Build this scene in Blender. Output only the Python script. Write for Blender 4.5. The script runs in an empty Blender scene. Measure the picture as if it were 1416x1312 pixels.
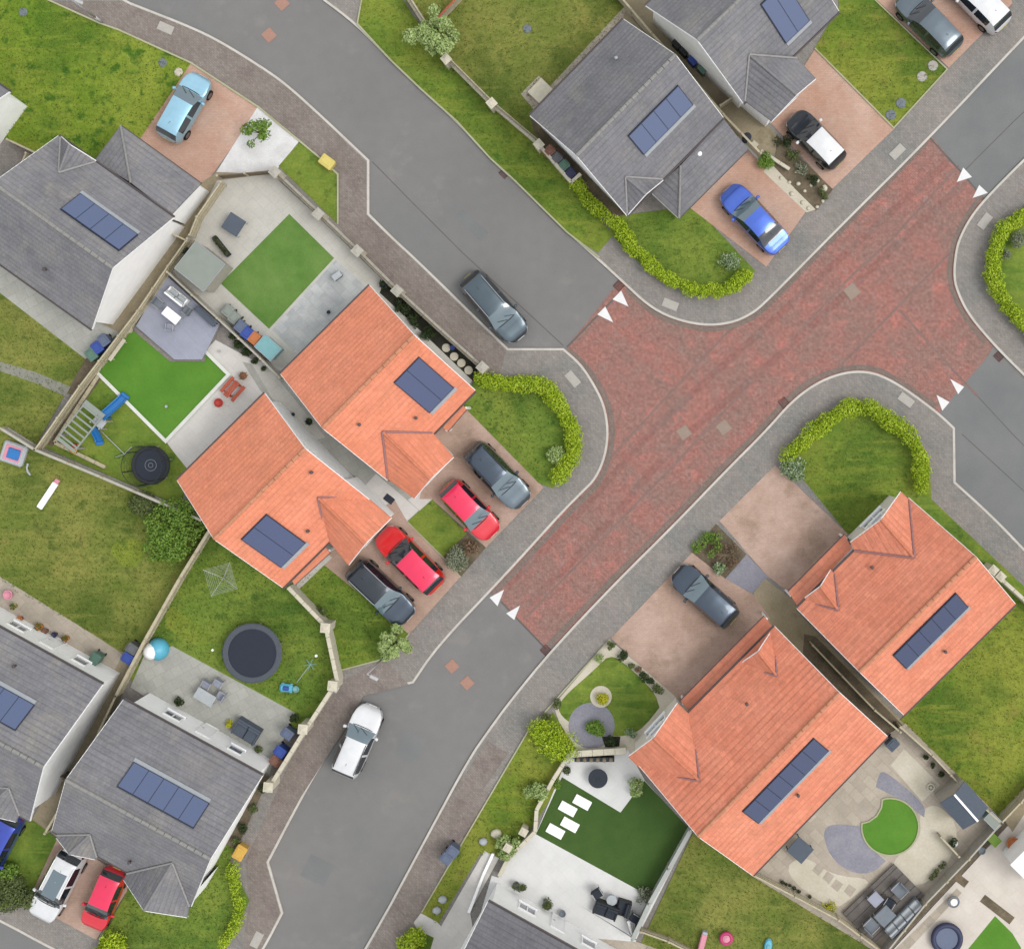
import bpy, math, random
import numpy as np
from mathutils import Vector, Matrix
from math import radians as R, sin, cos, pi, atan2, sqrt, hypot
random.seed(7); rng = np.random.default_rng(11)
# ---------------------------------------------------------------- scale
S = 0.042; H = 80.0; K = 1.7; NX, NY = 860.0, 562.0          # metres per photo unit on the ground, flying height, exposure factor
def W(x, y, z=0.0):
    f = S*(1-z/H); return Vector(((x-NX)*f, (NY-y)*f, z))
def lin(c):
    c /= 255.0; return c/12.92 if c <= .04045 else ((c+.055)/1.055)**2.4
def C(r, g, b, k=K): return (min(.88, lin(r)/k), min(.88, lin(g)/k), min(.88, lin(b)/k), 1)
scene = bpy.context.scene; COL = scene.collection
OFF = {}
# ---------------------------------------------------------------- tagging
def tag(o, label=None, cat=None, group=None, kind=None):
    if label: o['label'] = label
    if cat: o['category'] = cat
    if group: o['group'] = group
    if kind: o['kind'] = kind
    return o
def thing(name, label, cat, loc, rz=0, group=None):
    o = bpy.data.objects.new(name, None); COL.objects.link(o)
    o.location = loc; o.rotation_euler = (0, 0, rz); o.empty_display_size = .3
    OFF[o.name] = Vector(loc); return tag(o, label, cat, group)
class MB:
    def __init__(s): s.v = []; s.f = []; s.uv = {}
    def add(s, vs, fs):
        n = len(s.v); s.v += [tuple(v) for v in vs]; s.f += [tuple(i+n for i in f) for f in fs]; return s
    def box(s, c, d, rz=0, taper=1.0, rot=None):
        cx, cy, cz = c; hx, hy, hz = d[0]/2, d[1]/2, d[2]/2; vs = []
        M = rot if rot is not None else Matrix.Rotation(rz, 3, 'Z')
        for k in (-1, 1):
            t = 1 if k < 0 else taper
            for (i, j) in ((-1, -1), (1, -1), (1, 1), (-1, 1)):
                vs.append(M @ Vector((i*hx*t, j*hy*t, k*hz)) + Vector(c))
        return s.add(vs, [(3, 2, 1, 0), (4, 5, 6, 7), (0, 1, 5, 4), (1, 2, 6, 5), (2, 3, 7, 6), (3, 0, 4, 7)])
    def bbox(s, c, d, rz=0, b=.02):                       # bevelled box (top and vertical edges chamfered)
        hx, hy, hz = d[0]/2, d[1]/2, d[2]/2; M = Matrix.Rotation(rz, 3, 'Z'); b = min(b, hx*.45, hy*.45, hz*.9); vs = []
        def ring(x, y, z, bb):
            return [(x-bb, -y, z), (x, -y+bb, z), (x, y-bb, z), (x-bb, y, z), (-x+bb, y, z), (-x, y-bb, z), (-x, -y+bb, z), (-x+bb, -y, z)]
        rs = ring(hx, hy, -hz, b)+ring(hx, hy, hz-b, b)+ring(hx-b, hy-b, hz, b*.6)
        vs = [M @ Vector(p)+Vector(c) for p in rs]; fs = [tuple(reversed(range(8))), tuple(range(16, 24))]
        for k in (0, 8):
            for i in range(8): fs.append((k+i, k+(i+1) % 8, k+8+(i+1) % 8, k+8+i))
        return s.add(vs, fs)
    def prism(s, poly, z0, z1, top_only=False):
        a = sum(poly[i][0]*poly[(i+1) % len(poly)][1]-poly[(i+1) % len(poly)][0]*poly[i][1] for i in range(len(poly)))
        if a < 0: poly = list(reversed(poly))
        n = len(poly)
        if top_only: return s.add([(p[0], p[1], z1) for p in poly], [tuple(range(n))])
        vs = [(p[0], p[1], z0) for p in poly]+[(p[0], p[1], z1) for p in poly]
        fs = [tuple(range(n, 2*n)), tuple(reversed(range(n)))]+[(i, (i+1) % n, n+(i+1) % n, n+i) for i in range(n)]
        return s.add(vs, fs)
    def cyl(s, p0, p1, r0, r1=None, n=10, caps=True):
        p0, p1 = Vector(p0), Vector(p1); r1 = r0 if r1 is None else r1
        d = (p1-p0).normalized(); a = d.orthogonal().normalized(); b = d.cross(a); vs = []
        for (p, r) in ((p0, r0), (p1, r1)):
            for i in range(n):
                t = 2*pi*i/n; vs.append(p+a*(r*cos(t))+b*(r*sin(t)))
        fs = [(i, (i+1) % n, n+(i+1) % n, n+i) for i in range(n)]
        if caps: fs += [tuple(reversed(range(n))), tuple(range(n, 2*n))]
        return s.add(vs, fs)
    def tube(s, pts, r, n=6, closed=False):
        pts = [Vector(p) for p in pts]; m = len(pts)
        for i in range(m if closed else m-1): s.cyl(pts[i], pts[(i+1) % m], r, r, n)
        return s
    def ring(s, c, r, t, n=28, m=8, flat=1.0):
        c = Vector(c); vs = []; fs = []
        for i in range(n):
            a = 2*pi*i/n
            for j in range(m):
                b = 2*pi*j/m; rr = r+t*cos(b); vs.append((c.x+rr*cos(a), c.y+rr*sin(a), c.z+t*flat*sin(b)))
        for i in range(n):
            for j in range(m):
                fs.append((i*m+j, ((i+1) % n)*m+j, ((i+1) % n)*m+(j+1) % m, i*m+(j+1) % m))
        return s.add(vs, fs)
    def disc(s, c, r, n=28): 
        return s.add([(c[0]+r*cos(2*pi*i/n), c[1]+r*sin(2*pi*i/n), c[2]) for i in range(n)], [tuple(range(n))])
    def lathe(s, c, prof, n=20):
        vs = []; fs = []; m = len(prof)
        for i in range(n):
            a = 2*pi*i/n
            for (r, z) in prof: vs.append((c[0]+r*cos(a), c[1]+r*sin(a), c[2]+z))
        for i in range(n):
            for j in range(m-1): fs.append((i*m+j, ((i+1) % n)*m+j, ((i+1) % n)*m+j+1, i*m+j+1))
        return s.add(vs, fs)
    def obj(s, name, mat, parent=None, local=False, smooth=False, uvs=None):
        me = bpy.data.meshes.new(name)
        vs = [Vector(v) for v in s.v]
        if parent is None and not local:
            mn = Vector((sum(v.x for v in vs)/len(vs), sum(v.y for v in vs)/len(vs), min(v.z for v in vs))); off = mn
        elif parent is not None and not local: off = OFF[parent.name]
        else: off = Vector((0, 0, 0))
        me.from_pydata([v-off for v in vs], [], s.f); me.materials.append(mat)
        if uvs is not None:
            ul = me.uv_layers.new(name='UVMap'); ul.data.foreach_set('uv', np.array(uvs, dtype=np.float32).ravel())
        if smooth: me.polygons.foreach_set('use_smooth', [True]*len(me.polygons))
        me.update()
        o = bpy.data.objects.new(name, me); COL.objects.link(o)
        if parent is None: o.location = off
        else: o.parent = parent
        OFF[o.name] = off if (parent is None or not local) else Vector((0, 0, 0))
        return o
def smooth_by_angle(o, ang=35):
    me = o.data; me.polygons.foreach_set('use_smooth', [True]*len(me.polygons))
    try: me.set_sharp_from_angle(angle=R(ang))
    except Exception: pass
    return o
# ---------------------------------------------------------------- materials
class NT:
    def __init__(s, name):
        s.m = bpy.data.materials.new(name); s.m.use_nodes = True; s.t = s.m.node_tree; s.n = s.t.nodes; s.l = s.t.links
        s.b = s.n['Principled BSDF']; s.geo = s.n.new('ShaderNodeNewGeometry')
    def new(s, t, **kw):
        n = s.n.new(t)
        for k, v in kw.items(): setattr(n, k, v)
        return n
    def noise(s, scale, detail=4, rough=.55, vec=None, dist=0):
        n = s.new('ShaderNodeTexNoise'); n.inputs['Scale'].default_value = scale; n.inputs['Detail'].default_value = detail
        n.inputs['Roughness'].default_value = rough; n.inputs['Distortion'].default_value = dist
        s.l.new(vec if vec is not None else s.geo.outputs['Position'], n.inputs['Vector']); return n.outputs['Fac']
    def ramp(s, fac, stops, interp='LINEAR'):
        n = s.new('ShaderNodeValToRGB'); n.color_ramp.interpolation = interp; e = n.color_ramp.elements
        while len(e) < len(stops): e.new(.5)
        for i, (p, c) in enumerate(stops):
            e[i].position = p; e[i].color = c if not isinstance(c, (int, float)) else (c, c, c, 1)
        s.l.new(fac, n.inputs[0]); return n.outputs[0]
    def mix(s, fac, a, b, mode='MIX'):
        n = s.new('ShaderNodeMix', data_type='RGBA', blend_type=mode)
        for (i, v) in ((0, fac), (6, a), (7, b)):
            if isinstance(v, (int, float)) and i == 0: n.inputs[0].default_value = v
            elif isinstance(v, tuple): n.inputs[i].default_value = v
            else: s.l.new(v, n.inputs[i])
        return n.outputs[2]
    def bump(s, h, strength=.3, dist=.02):
        n = s.new('ShaderNodeBump'); n.inputs['Strength'].default_value = strength; n.inputs['Distance'].default_value = dist
        s.l.new(h, n.inputs['Height']); s.l.new(n.outputs[0], s.b.inputs['Normal'])
    def rotpos(s, ang, src=None):
        n = s.new('ShaderNodeMapping'); n.inputs['Rotation'].default_value = (0, 0, ang)
        s.l.new(src if src is not None else s.geo.outputs['Position'], n.inputs['Vector']); return n.outputs[0]
    def brick(s, w, h, mortar, c1, c2, cm, vec, offset=.5, smooth=.1):
        n = s.new('ShaderNodeTexBrick'); n.offset = offset; n.inputs['Scale'].default_value = 1
        n.inputs['Brick Width'].default_value = w; n.inputs['Row Height'].default_value = h; n.inputs['Mortar Size'].default_value = mortar
        n.inputs['Mortar Smooth'].default_value = smooth
        for k, v in (('Color1', c1), ('Color2', c2), ('Mortar', cm)): n.inputs[k].default_value = (v, v, v, 1)
        s.l.new(vec, n.inputs['Vector']); return n.outputs['Color'], n.outputs['Fac']
    def done(s, col, rough=.85, spec=.3):
        if isinstance(col, tuple): s.b.inputs['Base Color'].default_value = col
        else: s.l.new(col, s.b.inputs['Base Color'])
        s.b.inputs['Roughness'].default_value = rough; s.b.inputs['Specular IOR Level'].default_value = spec
        return s.m
def gmat(name, c1, c2, s1=.35, fine=8, famt=.22, spots=None, rough=.92, bump=.25, brick=None, lo=.35, hi=.65, spec=.15, mid=None):
    t = NT(name); g = lambda v: (v, v, v, 1)
    col = t.ramp(t.noise(s1, 5, .6), [(lo, c1), (hi, c2)])
    if spots:
        for (c, sc, th, amt) in spots:
            if sc < 0:      # mowing streaks
                mp = t.new('ShaderNodeMapping'); mp.inputs['Rotation'].default_value = (0, 0, R(47)); mp.inputs['Scale'].default_value = (.28, 2.2 if sc > -1.5 else 3.4, 1)
                t.l.new(t.geo.outputs['Position'], mp.inputs['Vector']); nz = t.noise(.9 if sc > -1.5 else 1.3, 5, .6, mp.outputs[0], .4)
            else: nz = t.noise(sc, 5, .62)
            f = t.ramp(nz, [(th, 0), (th+.1, amt)]); col = t.mix(f, col, c)
    n2 = t.noise(fine, 6, .7); col = t.mix(1.0, col, t.ramp(n2, [(.25, g(1-famt)), (.75, g(1+famt))]), 'MULTIPLY')
    if mid: col = t.mix(1.0, col, t.ramp(t.noise(mid[0], 4, .6), [(.3, g(1-mid[1])), (.7, g(1+mid[1]))]), 'MULTIPLY')
    h = n2
    if brick:
        w, hh, mo, ang, v1, v2, vm = brick
        bc, bf = t.brick(w, hh, mo, v1, v2, vm, t.rotpos(ang)); col = t.mix(1.0, col, bc, 'MULTIPLY')
    if bump: t.bump(h, bump, .03)
    return t.done(col, rough, spec)
def flat(name, c, rough=.6, spec=.4, metal=0, var=.08, scale=6, coat=0):
    t = NT(name); g = lambda v: (v, v, v, 1)
    tc = t.new('ShaderNodeTexCoord')
    col = t.mix(1.0, c, t.ramp(t.noise(scale, 5, .65, tc.outputs['Object']), [(.3, g(1-var)), (.7, g(1+var))]), 'MULTIPLY')
    t.b.inputs['Metallic'].default_value = metal; t.b.inputs['Coat Weight'].default_value = coat
    return t.done(col, rough, spec)
def leafmat(name, cols):
    t = NT(name); n = len(cols)
    f = t.mix(.45, t.geo.outputs['Random Per Island'], t.noise(1.6, 3))
    col = t.ramp(f, [(.12+.76*i/(n-1), c) for i, c in enumerate(cols)])
    t.b.inputs['Subsurface Weight'].default_value = 0
    return t.done(col, .6, .25)
def roofmat(name, c1, c2, row, wid, joint, stain=None, famt=.12, contrast=.12):
    t = NT(name); g = lambda v: (v, v, v, 1); uv = t.new('ShaderNodeUVMap'); u = uv.outputs[0]
    col = t.ramp(t.noise(.45, 5, .6), [(.35, c1), (.65, c2)])
    if stain: 
        f = t.ramp(t.noise(.5, 6, .7, dist=.6), [(.5, 0), (.68, stain[1])]); col = t.mix(f, col, stain[0])
    bc, bf = t.brick(wid, row, .018, 1-contrast, 1+contrast, (1+joint)/2, u, offset=.5, smooth=.5)  # gaps between tiles darkened: their shadow put into the colour
    col = t.mix(1.0, col, bc, 'MULTIPLY')
    sx = t.new('ShaderNodeSeparateXYZ'); t.l.new(u, sx.inputs[0]); dv = t.new('ShaderNodeMath', operation='DIVIDE'); t.l.new(sx.outputs[1], dv.inputs[0]); dv.inputs[1].default_value = row
    fr = t.new('ShaderNodeMath', operation='FRACT'); t.l.new(dv.outputs[0], fr.inputs[0])
    col = t.mix(1.0, col, t.ramp(fr.outputs[0], [(0, g(joint)), (.3, g(1.01)), (1, g(1.03))]), 'MULTIPLY')  # lower edge of each course darkened, painted shade of the lap
    mp = t.new('ShaderNodeMapping'); mp.inputs['Scale'].default_value = (.25, 3.5, 1); t.l.new(u, mp.inputs['Vector'])
    col = t.mix(1.0, col, t.ramp(t.noise(1.3, 4, .6, mp.outputs[0]), [(.3, g(.9)), (.7, g(1.1))]), 'MULTIPLY')
    n2 = t.noise(9, 5, .7); col = t.mix(1.0, col, t.ramp(n2, [(.25, g(1-famt)), (.75, g(1+famt))]), 'MULTIPLY')
    col = t.mix(1.0, col, t.ramp(t.noise(2.6, 5, .7), [(.3, g(.92)), (.7, g(1.08))]), 'MULTIPLY')
    inv = t.new('ShaderNodeMath', operation='SUBTRACT'); inv.inputs[0].default_value = 1; t.l.new(bf, inv.inputs[1])
    t.bump(inv.outputs[0], .5, .02); return t.done(col, .85, .2)
def glassmat(name, c, rough=.08):
    t = NT(name); t.b.inputs['Coat Weight'].default_value = .6; return t.done(c, rough, .8)
def paint(name, c, metal=.45, rough=.32):
    t = NT(name); tc = t.new('ShaderNodeTexCoord'); g = lambda v: (v, v, v, 1)
    col = t.mix(1.0, c, t.ramp(t.noise(2.5, 3, .6, tc.outputs['Object']), [(.3, g(.95)), (.7, g(1.05))]), 'MULTIPLY')
    t.b.inputs['Metallic'].default_value = metal; t.b.inputs['Coat Weight'].default_value = .7; t.b.inputs['Coat Roughness'].default_value = .08
    return t.done(col, rough, .5)
A45 = R(45)
M = {}
M['asphalt'] = gmat('asphalt', C(137, 136, 135), C(145, 143, 141), .12, 22, .16, spots=[(C(136, 137, 137), .08, .5, .6), (C(158, 154, 149), .5, .58, .4), (C(118, 116, 114), 1.1, .68, .35), (C(122, 120, 118), 5, .7, .4)], bump=.3, mid=(1.2, .035))
M['asphalt_patch'] = gmat('asphalt_patch', C(130, 132, 133), C(140, 141, 140), .3, 22, .16, bump=.3)
M['redpave'] = gmat('red_block_paving', C(166, 127, 118), C(182, 127, 117), .35, 6, .34, spots=[(C(154, 130, 121), .5, .46, .5), (C(204, 134, 124), .9, .57, .7), (C(176, 154, 148), 1.6, .58, .5), (C(118, 94, 88), 3.2, .6, .5)], brick=(.21, .105, .012, A45, .9, 1.1, .82), mid=(2.6, .08), bump=.25)
M['redchannel'] = gmat('channel_paving', C(138, 126, 118), C(148, 130, 122), .9, 8, .2, brick=(.21, .105, .012, A45, .9, 1.1, .8))
M['pave'] = gmat('grey_block_paving', C(156, 151, 146), C(164, 157, 151), .3, 8, .18, spots=[(C(146, 146, 142), .35, .5, .7), (C(170, 156, 152), .5, .58, .5)], brick=(.21, .105, .012, A45, .88, 1.1, .8), mid=(1.5, .06), bump=.25)
M['pavewarm'] = gmat('brown_block_paving', C(146, 136, 129), C(158, 148, 141), .4, 8, .18, spots=[(C(140, 126, 122), .6, .52, .6)], brick=(.21, .105, .012, A45, .87, 1.12, .8), mid=(1.5, .07))
M['kerb'] = gmat('kerb_stone', C(212, 206, 196), C(226, 221, 212), .8, 10, .1, brick=(.9, .9, .01, A45, .96, 1.03, .8))
M['edging'] = gmat('pin_kerb', C(182, 184, 144), C(198, 198, 166), 1, 10, .12)
M['path_dull'] = gmat('dull_concrete', C(152, 152, 142), C(166, 164, 152), .8, 8, .12)
M['tyrewear'] = gmat('tyre_worn_paving', C(156, 119, 110), C(173, 120, 111), .35, 5, .3, spots=[(C(150, 130, 124), .45, .47, .6), (C(196, 132, 122), .9, .57, .6), (C(118, 92, 86), 3.2, .62, .45)], brick=(.21, .105, .012, A45, .9, 1.1, .82), mid=(2.6, .08), bump=.25)
M['turf_edge'] = gmat('white_edging', C(236, 238, 228), C(250, 252, 244), 1, 10, .06)
M['patio_beige'] = gmat('beige_patio', C(224, 214, 202), C(236, 227, 216), .6, 8, .05, brick=(.9, .6, .01, A45, .98, 1.03, .92))
M['deck_grey'] = gmat('weathered_deck', C(116, 110, 106), C(134, 128, 122), .8, 9, .15)
M['seam'] = gmat('seam', C(112, 108, 106), C(120, 114, 112), 1, 10, .15)
M['redseam'] = gmat('red_seam', C(144, 118, 112), C(152, 126, 120), .8, 8, .22)
M['marking'] = gmat('white_road_paint', C(246, 246, 246), C(255, 255, 255), 1.5, 16, .05, spots=[(C(206, 200, 194), 7, .68, .4)], bump=.1)
def grass(name, c1, c2, dark, s=.35, dth=.58, damt=.7, bald=None, fine=7, famt=.24):
    sp = [(dark, .2, .49, .55), (dark, 1.2, dth, damt), (dark, 4.5, .66, .25)]
    if bald: sp.append(bald)
    sp.append((c2, -1, .52, .55)); sp.append((dark, -2, .58, .2))
    return gmat(name, c1, c2, s, fine, famt, spots=sp, bump=.45, mid=(2.5, .09), lo=.38, hi=.62)
M['grass'] = grass('grass', C(116, 138, 60), C(140, 150, 76), C(92, 122, 46))
M['grass_wild'] = grass('wild_grass', C(122, 150, 48), C(154, 168, 66), C(66, 112, 34), .3, .54, .9)
M['grass_olive'] = grass('olive_grass', C(120, 136, 60), C(150, 152, 78), C(74, 102, 38), .3, .56, .6, bald=(C(160, 146, 84), .55, .6, .5))
M['grass_dark'] = grass('dark_grass', C(108, 138, 54), C(138, 156, 66), C(66, 100, 38), .35)
M['grass_lush'] = grass('lush_grass', C(116, 144, 54), C(148, 160, 66), C(62, 106, 38), .4)
M['grass_yellow'] = grass('yellowed_grass', C(120, 144, 52), C(152, 160, 66), C(72, 110, 40), .25, bald=(C(160, 148, 76), .6, .58, .55))
M['astro'] = gmat('artificial_turf', C(102, 142, 66), C(120, 154, 80), .5, 9, .12, mid=(1.5, .07))
M['astro_bright'] = gmat('bright_artificial_turf', C(94, 146, 52), C(106, 156, 60), .45, 9, .08, mid=(1.5, .04))
M['astro_dark'] = gmat('dark_artificial_turf', C(70, 100, 48), C(82, 110, 54), .4, 9, .08, mid=(1.5, .04))
M['drive_red'] = gmat('red_drive_paving', C(206, 164, 142), C(218, 184, 166), .4, 7, .1, spots=[(C(214, 186, 168), .5, .54, .6)], brick=(.2, .1, .01, 0, .94, 1.06, .88), mid=(1.4, .04))
M['drive_tan'] = gmat('tan_drive_paving', C(194, 164, 146), C(212, 184, 168), .3, 7, .1, spots=[(C(172, 148, 128), .5, .54, .6), (C(218, 190, 176), .4, .58, .65)], brick=(.2, .1, .01, 0, .95, 1.05, .88), mid=(1.2, .05))
M['gravel_white'] = gmat('white_gravel', C(232, 231, 229), C(250, 250, 250), 1, 14, .12, bump=.5)
M['patio_pale'] = gmat('pale_patio', C(208, 205, 196), C(220, 217, 208), .5, 8, .06, brick=(.6, .6, .012, A45, .97, 1.03, .88))
M['patio_cream'] = gmat('cream_patio', C(224, 220, 214), C(238, 234, 228), .6, 8, .05, brick=(.9, .6, .01, A45, .98, 1.03, .9))
M['patio_white'] = gmat('white_patio', C(238, 238, 236), C(250, 250, 248), .6, 8, .04, brick=(.9, .6, .01, A45, .98, 1.02, .92))
M['patio_grey'] = gmat('grey_patio', C(184, 184, 176), C(198, 198, 190), .6, 8, .09, brick=(.6, .6, .015, R(-29), .94, 1.05, .84))
M['slab_blue'] = gmat('light_grey_slabs', C(190, 194, 194), C(210, 212, 210), 1.1, 8, .08, brick=(.75, .5, .015, A45, .9, 1.08, .88))
M['patio_tan'] = gmat('sandstone_patio', C(188, 178, 162), C(206, 194, 178), .6, 8, .1, brick=(.8, .55, .02, A45, .9, 1.07, .86))
M['sand'] = gmat('sand_path', C(164, 152, 124), C(184, 170, 144), .5, 8, .13, spots=[(C(136, 124, 98), .8, .58, .6)])
M['cream_gravel'] = gmat('cream_gravel', C(214, 206, 184), C(230, 222, 204), .6, 10, .12)
M['purple_slate'] = gmat('purple_slate', C(152, 152, 164), C(166, 165, 174), .9, 9, .2, bump=.6)
M['soil'] = gmat('soil', C(106, 97, 80), C(134, 120, 100), 1.2, 9, .3, spots=[(C(140, 126, 100), 2, .6, .6)], bump=.6)
M['soil_dark'] = gmat('dark_soil', C(52, 54, 46), C(68, 66, 56), 1.2, 9, .3, bump=.6)
M['deck'] = gmat('grey_decking', C(168, 172, 188), C(180, 184, 200), .6, 8, .05, brick=(3.6, .14, .008, A45, .97, 1.03, .88))
M['roof_grey'] = roofmat('grey_roof_tiles', C(130, 130, 135), C(143, 142, 147), .3, .24, .86, stain=(C(156, 153, 148), .6), contrast=.045)
M['roof_dark'] = roofmat('dark_roof_tiles', C(118, 118, 124), C(130, 129, 134), .3, .24, .86, contrast=.045)
M['roof_grey_n'] = roofmat('weathered_grey_tiles', C(134, 134, 139), C(148, 147, 151), .3, .24, .85, stain=(C(162, 158, 152), .7), contrast=.045)
M['roof_orange'] = roofmat('terracotta_tiles', C(242, 152, 118), C(250, 160, 128), .3, .3, .93, stain=(C(220, 150, 118), .55), contrast=.05, famt=.08)
M['roof_red'] = roofmat('red_terracotta_tiles', C(238, 148, 118), C(246, 160, 130), .36, .34, .89, stain=(C(216, 148, 118), .4), contrast=.07)
M['ridge_grey'] = flat('grey_ridge_tile', C(158, 157, 154), .85, .2, 0, .15)
M['ridge_dim'] = flat('dim_ridge', C(146, 145, 147), .85, .2, 0, .1)
M['ridge_light'] = flat('light_valley_lead', C(172, 170, 168), .8, .3, 0, .12)
M['ridge_orange'] = flat('weathered_ridge', C(214, 150, 118), .85, .2, 0, .2, 3)
M['ridge_orange2'] = flat('terracotta_ridge', C(228, 144, 112), .85, .2, 0, .12, 3)
M['ridge_lilac'] = flat('lilac_lead', C(172, 132, 132), .8, .3, 0, .15)
M['white'] = flat('white_render', (.8, .8, .79, 1), .85, .2, 0, .05, 2)
M['cream'] = flat('cream_render', (.62, .59, .52, 1), .85, .2, 0, .06, 2)
M['upvc'] = flat('white_upvc', (.76, .76, .76, 1), .4, .5, 0, .03)
M['pane'] = glassmat('window_glass', C(128, 136, 146))
M['gutter'] = flat('dark_gutter', C(92, 82, 82), .6)
M['panel_a'] = glassmat('solar_cells_slate', C(72, 92, 136), .2)
M['panel_b'] = glassmat('solar_cells_blue', C(46, 66, 116), .2)
M['panel_c'] = glassmat('solar_cells_deep', C(8, 42, 98), .2)
M['panel_frame'] = flat('panel_frame', C(52, 60, 80), .5, .5, .3)
M['flash'] = flat('pale_flashing', C(178, 184, 190), .6, .4, .1)
M['timber'] = flat('weathered_timber', C(206, 196, 168), .85, .2, 0, .14, 4)
M['timber_dark'] = flat('dark_timber', C(136, 124, 104), .85, .2, 0, .2, 4)
M['timber_grey'] = flat('grey_timber', C(196, 192, 180), .85, .2, 0, .12, 4)
M['stone'] = flat('pale_stone', C(226, 219, 198), .85, .2, 0, .1, 4)
M['fence_white'] = flat('grey_white_fence', C(190, 194, 188), .8, .2, 0, .08, 4)
M['black'] = flat('black_plastic', C(38, 42, 46), .6, .4, 0, .1)
M['rubber'] = flat('tyre_rubber', C(34, 34, 36), .85, .2)
M['alloy'] = flat('alloy', C(150, 152, 156), .35, .5, .8)
M['mat_black'] = flat('trampoline_mat', C(54, 60, 72), .8, .2, 0, .06)
M['pad_grey'] = flat('trampoline_pad', C(88, 94, 104), .7, .3)
M['blue'] = flat('blue_plastic', C(56, 84, 170), .5, .4)
M['blue_grey'] = flat('bluegrey_plastic', C(104, 116, 142), .55, .4)
M['green_plastic'] = flat('green_plastic', C(96, 132, 116), .55, .4)
M['grey_plastic'] = flat('grey_plastic', C(110, 112, 116), .6, .4)
M['dark_blue'] = flat('dark_blue_plastic', C(50, 56, 90), .55, .4)
M['yellow'] = flat('yellow_plastic', C(232, 214, 120), .55, .4)
M['amber'] = flat('amber_plastic', C(232, 186, 84), .55, .4)
M['bright_blue'] = flat('bright_blue_plastic', C(40, 128, 204), .45, .5)
M['sky_blue'] = flat('sky_blue_plastic', C(100, 196, 226), .45, .5)
M['teal'] = flat('teal_plastic', C(132, 186, 190), .5, .4)
M['pink'] = flat('pink_plastic', C(238, 158, 178), .5, .4)
M['magenta'] = flat('magenta_plastic', C(206, 60, 120), .5, .4)
M['red'] = flat('red_plastic', C(196, 60, 50), .5, .4)
M['redwood'] = flat('red_stained_wood', C(192, 96, 74), .8, .3, 0, .15, 5)
M['orange'] = flat('orange_plastic', C(238, 150, 50), .5, .4)
M['terracotta'] = flat('terracotta_pot', C(206, 130, 84), .8, .2)
M['lgrey'] = flat('light_grey_fabric', C(196, 202, 206), .8, .2)
M['mgrey'] = flat('mid_grey_fabric', C(132, 140, 148), .8, .2)
M['charcoal'] = flat('charcoal_fabric', C(60, 66, 76), .8, .2)
M['slate_cover'] = flat('slate_cover', C(92, 102, 116), .7, .3)
M['shed_roof'] = flat('green_grey_felt', C(158, 166, 158), .85, .2, 0, .05, 2)
M['brick'] = flat('reddish_brick', C(150, 110, 96), .9, .2, 0, .2, 8)
M['cover_pale'] = flat('pale_concrete_cover', C(196, 192, 184), .85, .2, 0, .08, 8)
M['cover_red'] = flat('reddish_cover', C(186, 146, 130), .85, .2, 0, .1, 8)
M['cover_iron'] = flat('iron_cover', C(168, 150, 136), .7, .3, .1, .1, 8)
M['gully'] = flat('rusty_gully', C(104, 66, 64), .8, .3, 0, .25, 14)
M['galv'] = flat('galvanised_steel', C(206, 206, 206), .5, .5, .2)
M['lamp_glass'] = flat('lamp_glass', C(226, 226, 220), .3, .5)
M['headlight'] = glassmat('headlight_glass', C(200, 206, 212), .1)
M['taillight'] = glassmat('taillight_glass', C(120, 24, 30), .15)
M['carglass'] = glassmat('car_glass', C(34, 42, 50), .06)
M['carglass_lt'] = glassmat('car_windscreen', C(104, 124, 134), .08)  # base colour lightened to stand in for reflected sky
M['bark'] = flat('bark', C(112, 96, 76), .9, .2, 0, .2, 8)
M['leaf_lime'] = leafmat('lime_leaves', [C(72, 100, 6), C(156, 188, 24), C(186, 212, 42), C(212, 230, 96)])
M['leaf_mid'] = leafmat('mid_green_leaves', [C(84, 122, 38), C(116, 152, 54), C(146, 176, 74)])
M['leaf_pale'] = leafmat('pale_green_leaves', [C(128, 156, 86), C(166, 190, 112), C(200, 216, 150)])
M['leaf_grey'] = leafmat('grey_green_leaves', [C(104, 116, 88), C(140, 148, 120), C(174, 178, 154)])
M['leaf_dark'] = leafmat('dark_leaves', [C(34, 48, 26), C(54, 72, 34), C(82, 98, 50)])
M['leaf_yellow'] = leafmat('yellow_leaves', [C(170, 176, 20), C(206, 206, 36), C(224, 216, 70)])
M['leaf_white'] = leafmat('white_flower_leaves', [C(96, 128, 72), C(134, 160, 104), C(212, 220, 200)])
M['leaf_red'] = leafmat('reddish_leaves', [C(92, 80, 60), C(132, 108, 84), C(160, 130, 104)])
M['blade'] = leafmat('grass_blades', [C(70, 98, 34), C(104, 130, 48), C(144, 160, 74)])
M['leaf_olive'] = leafmat('olive_leaves', [C(74, 88, 46), C(98, 112, 60), C(122, 134, 82)])
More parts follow.
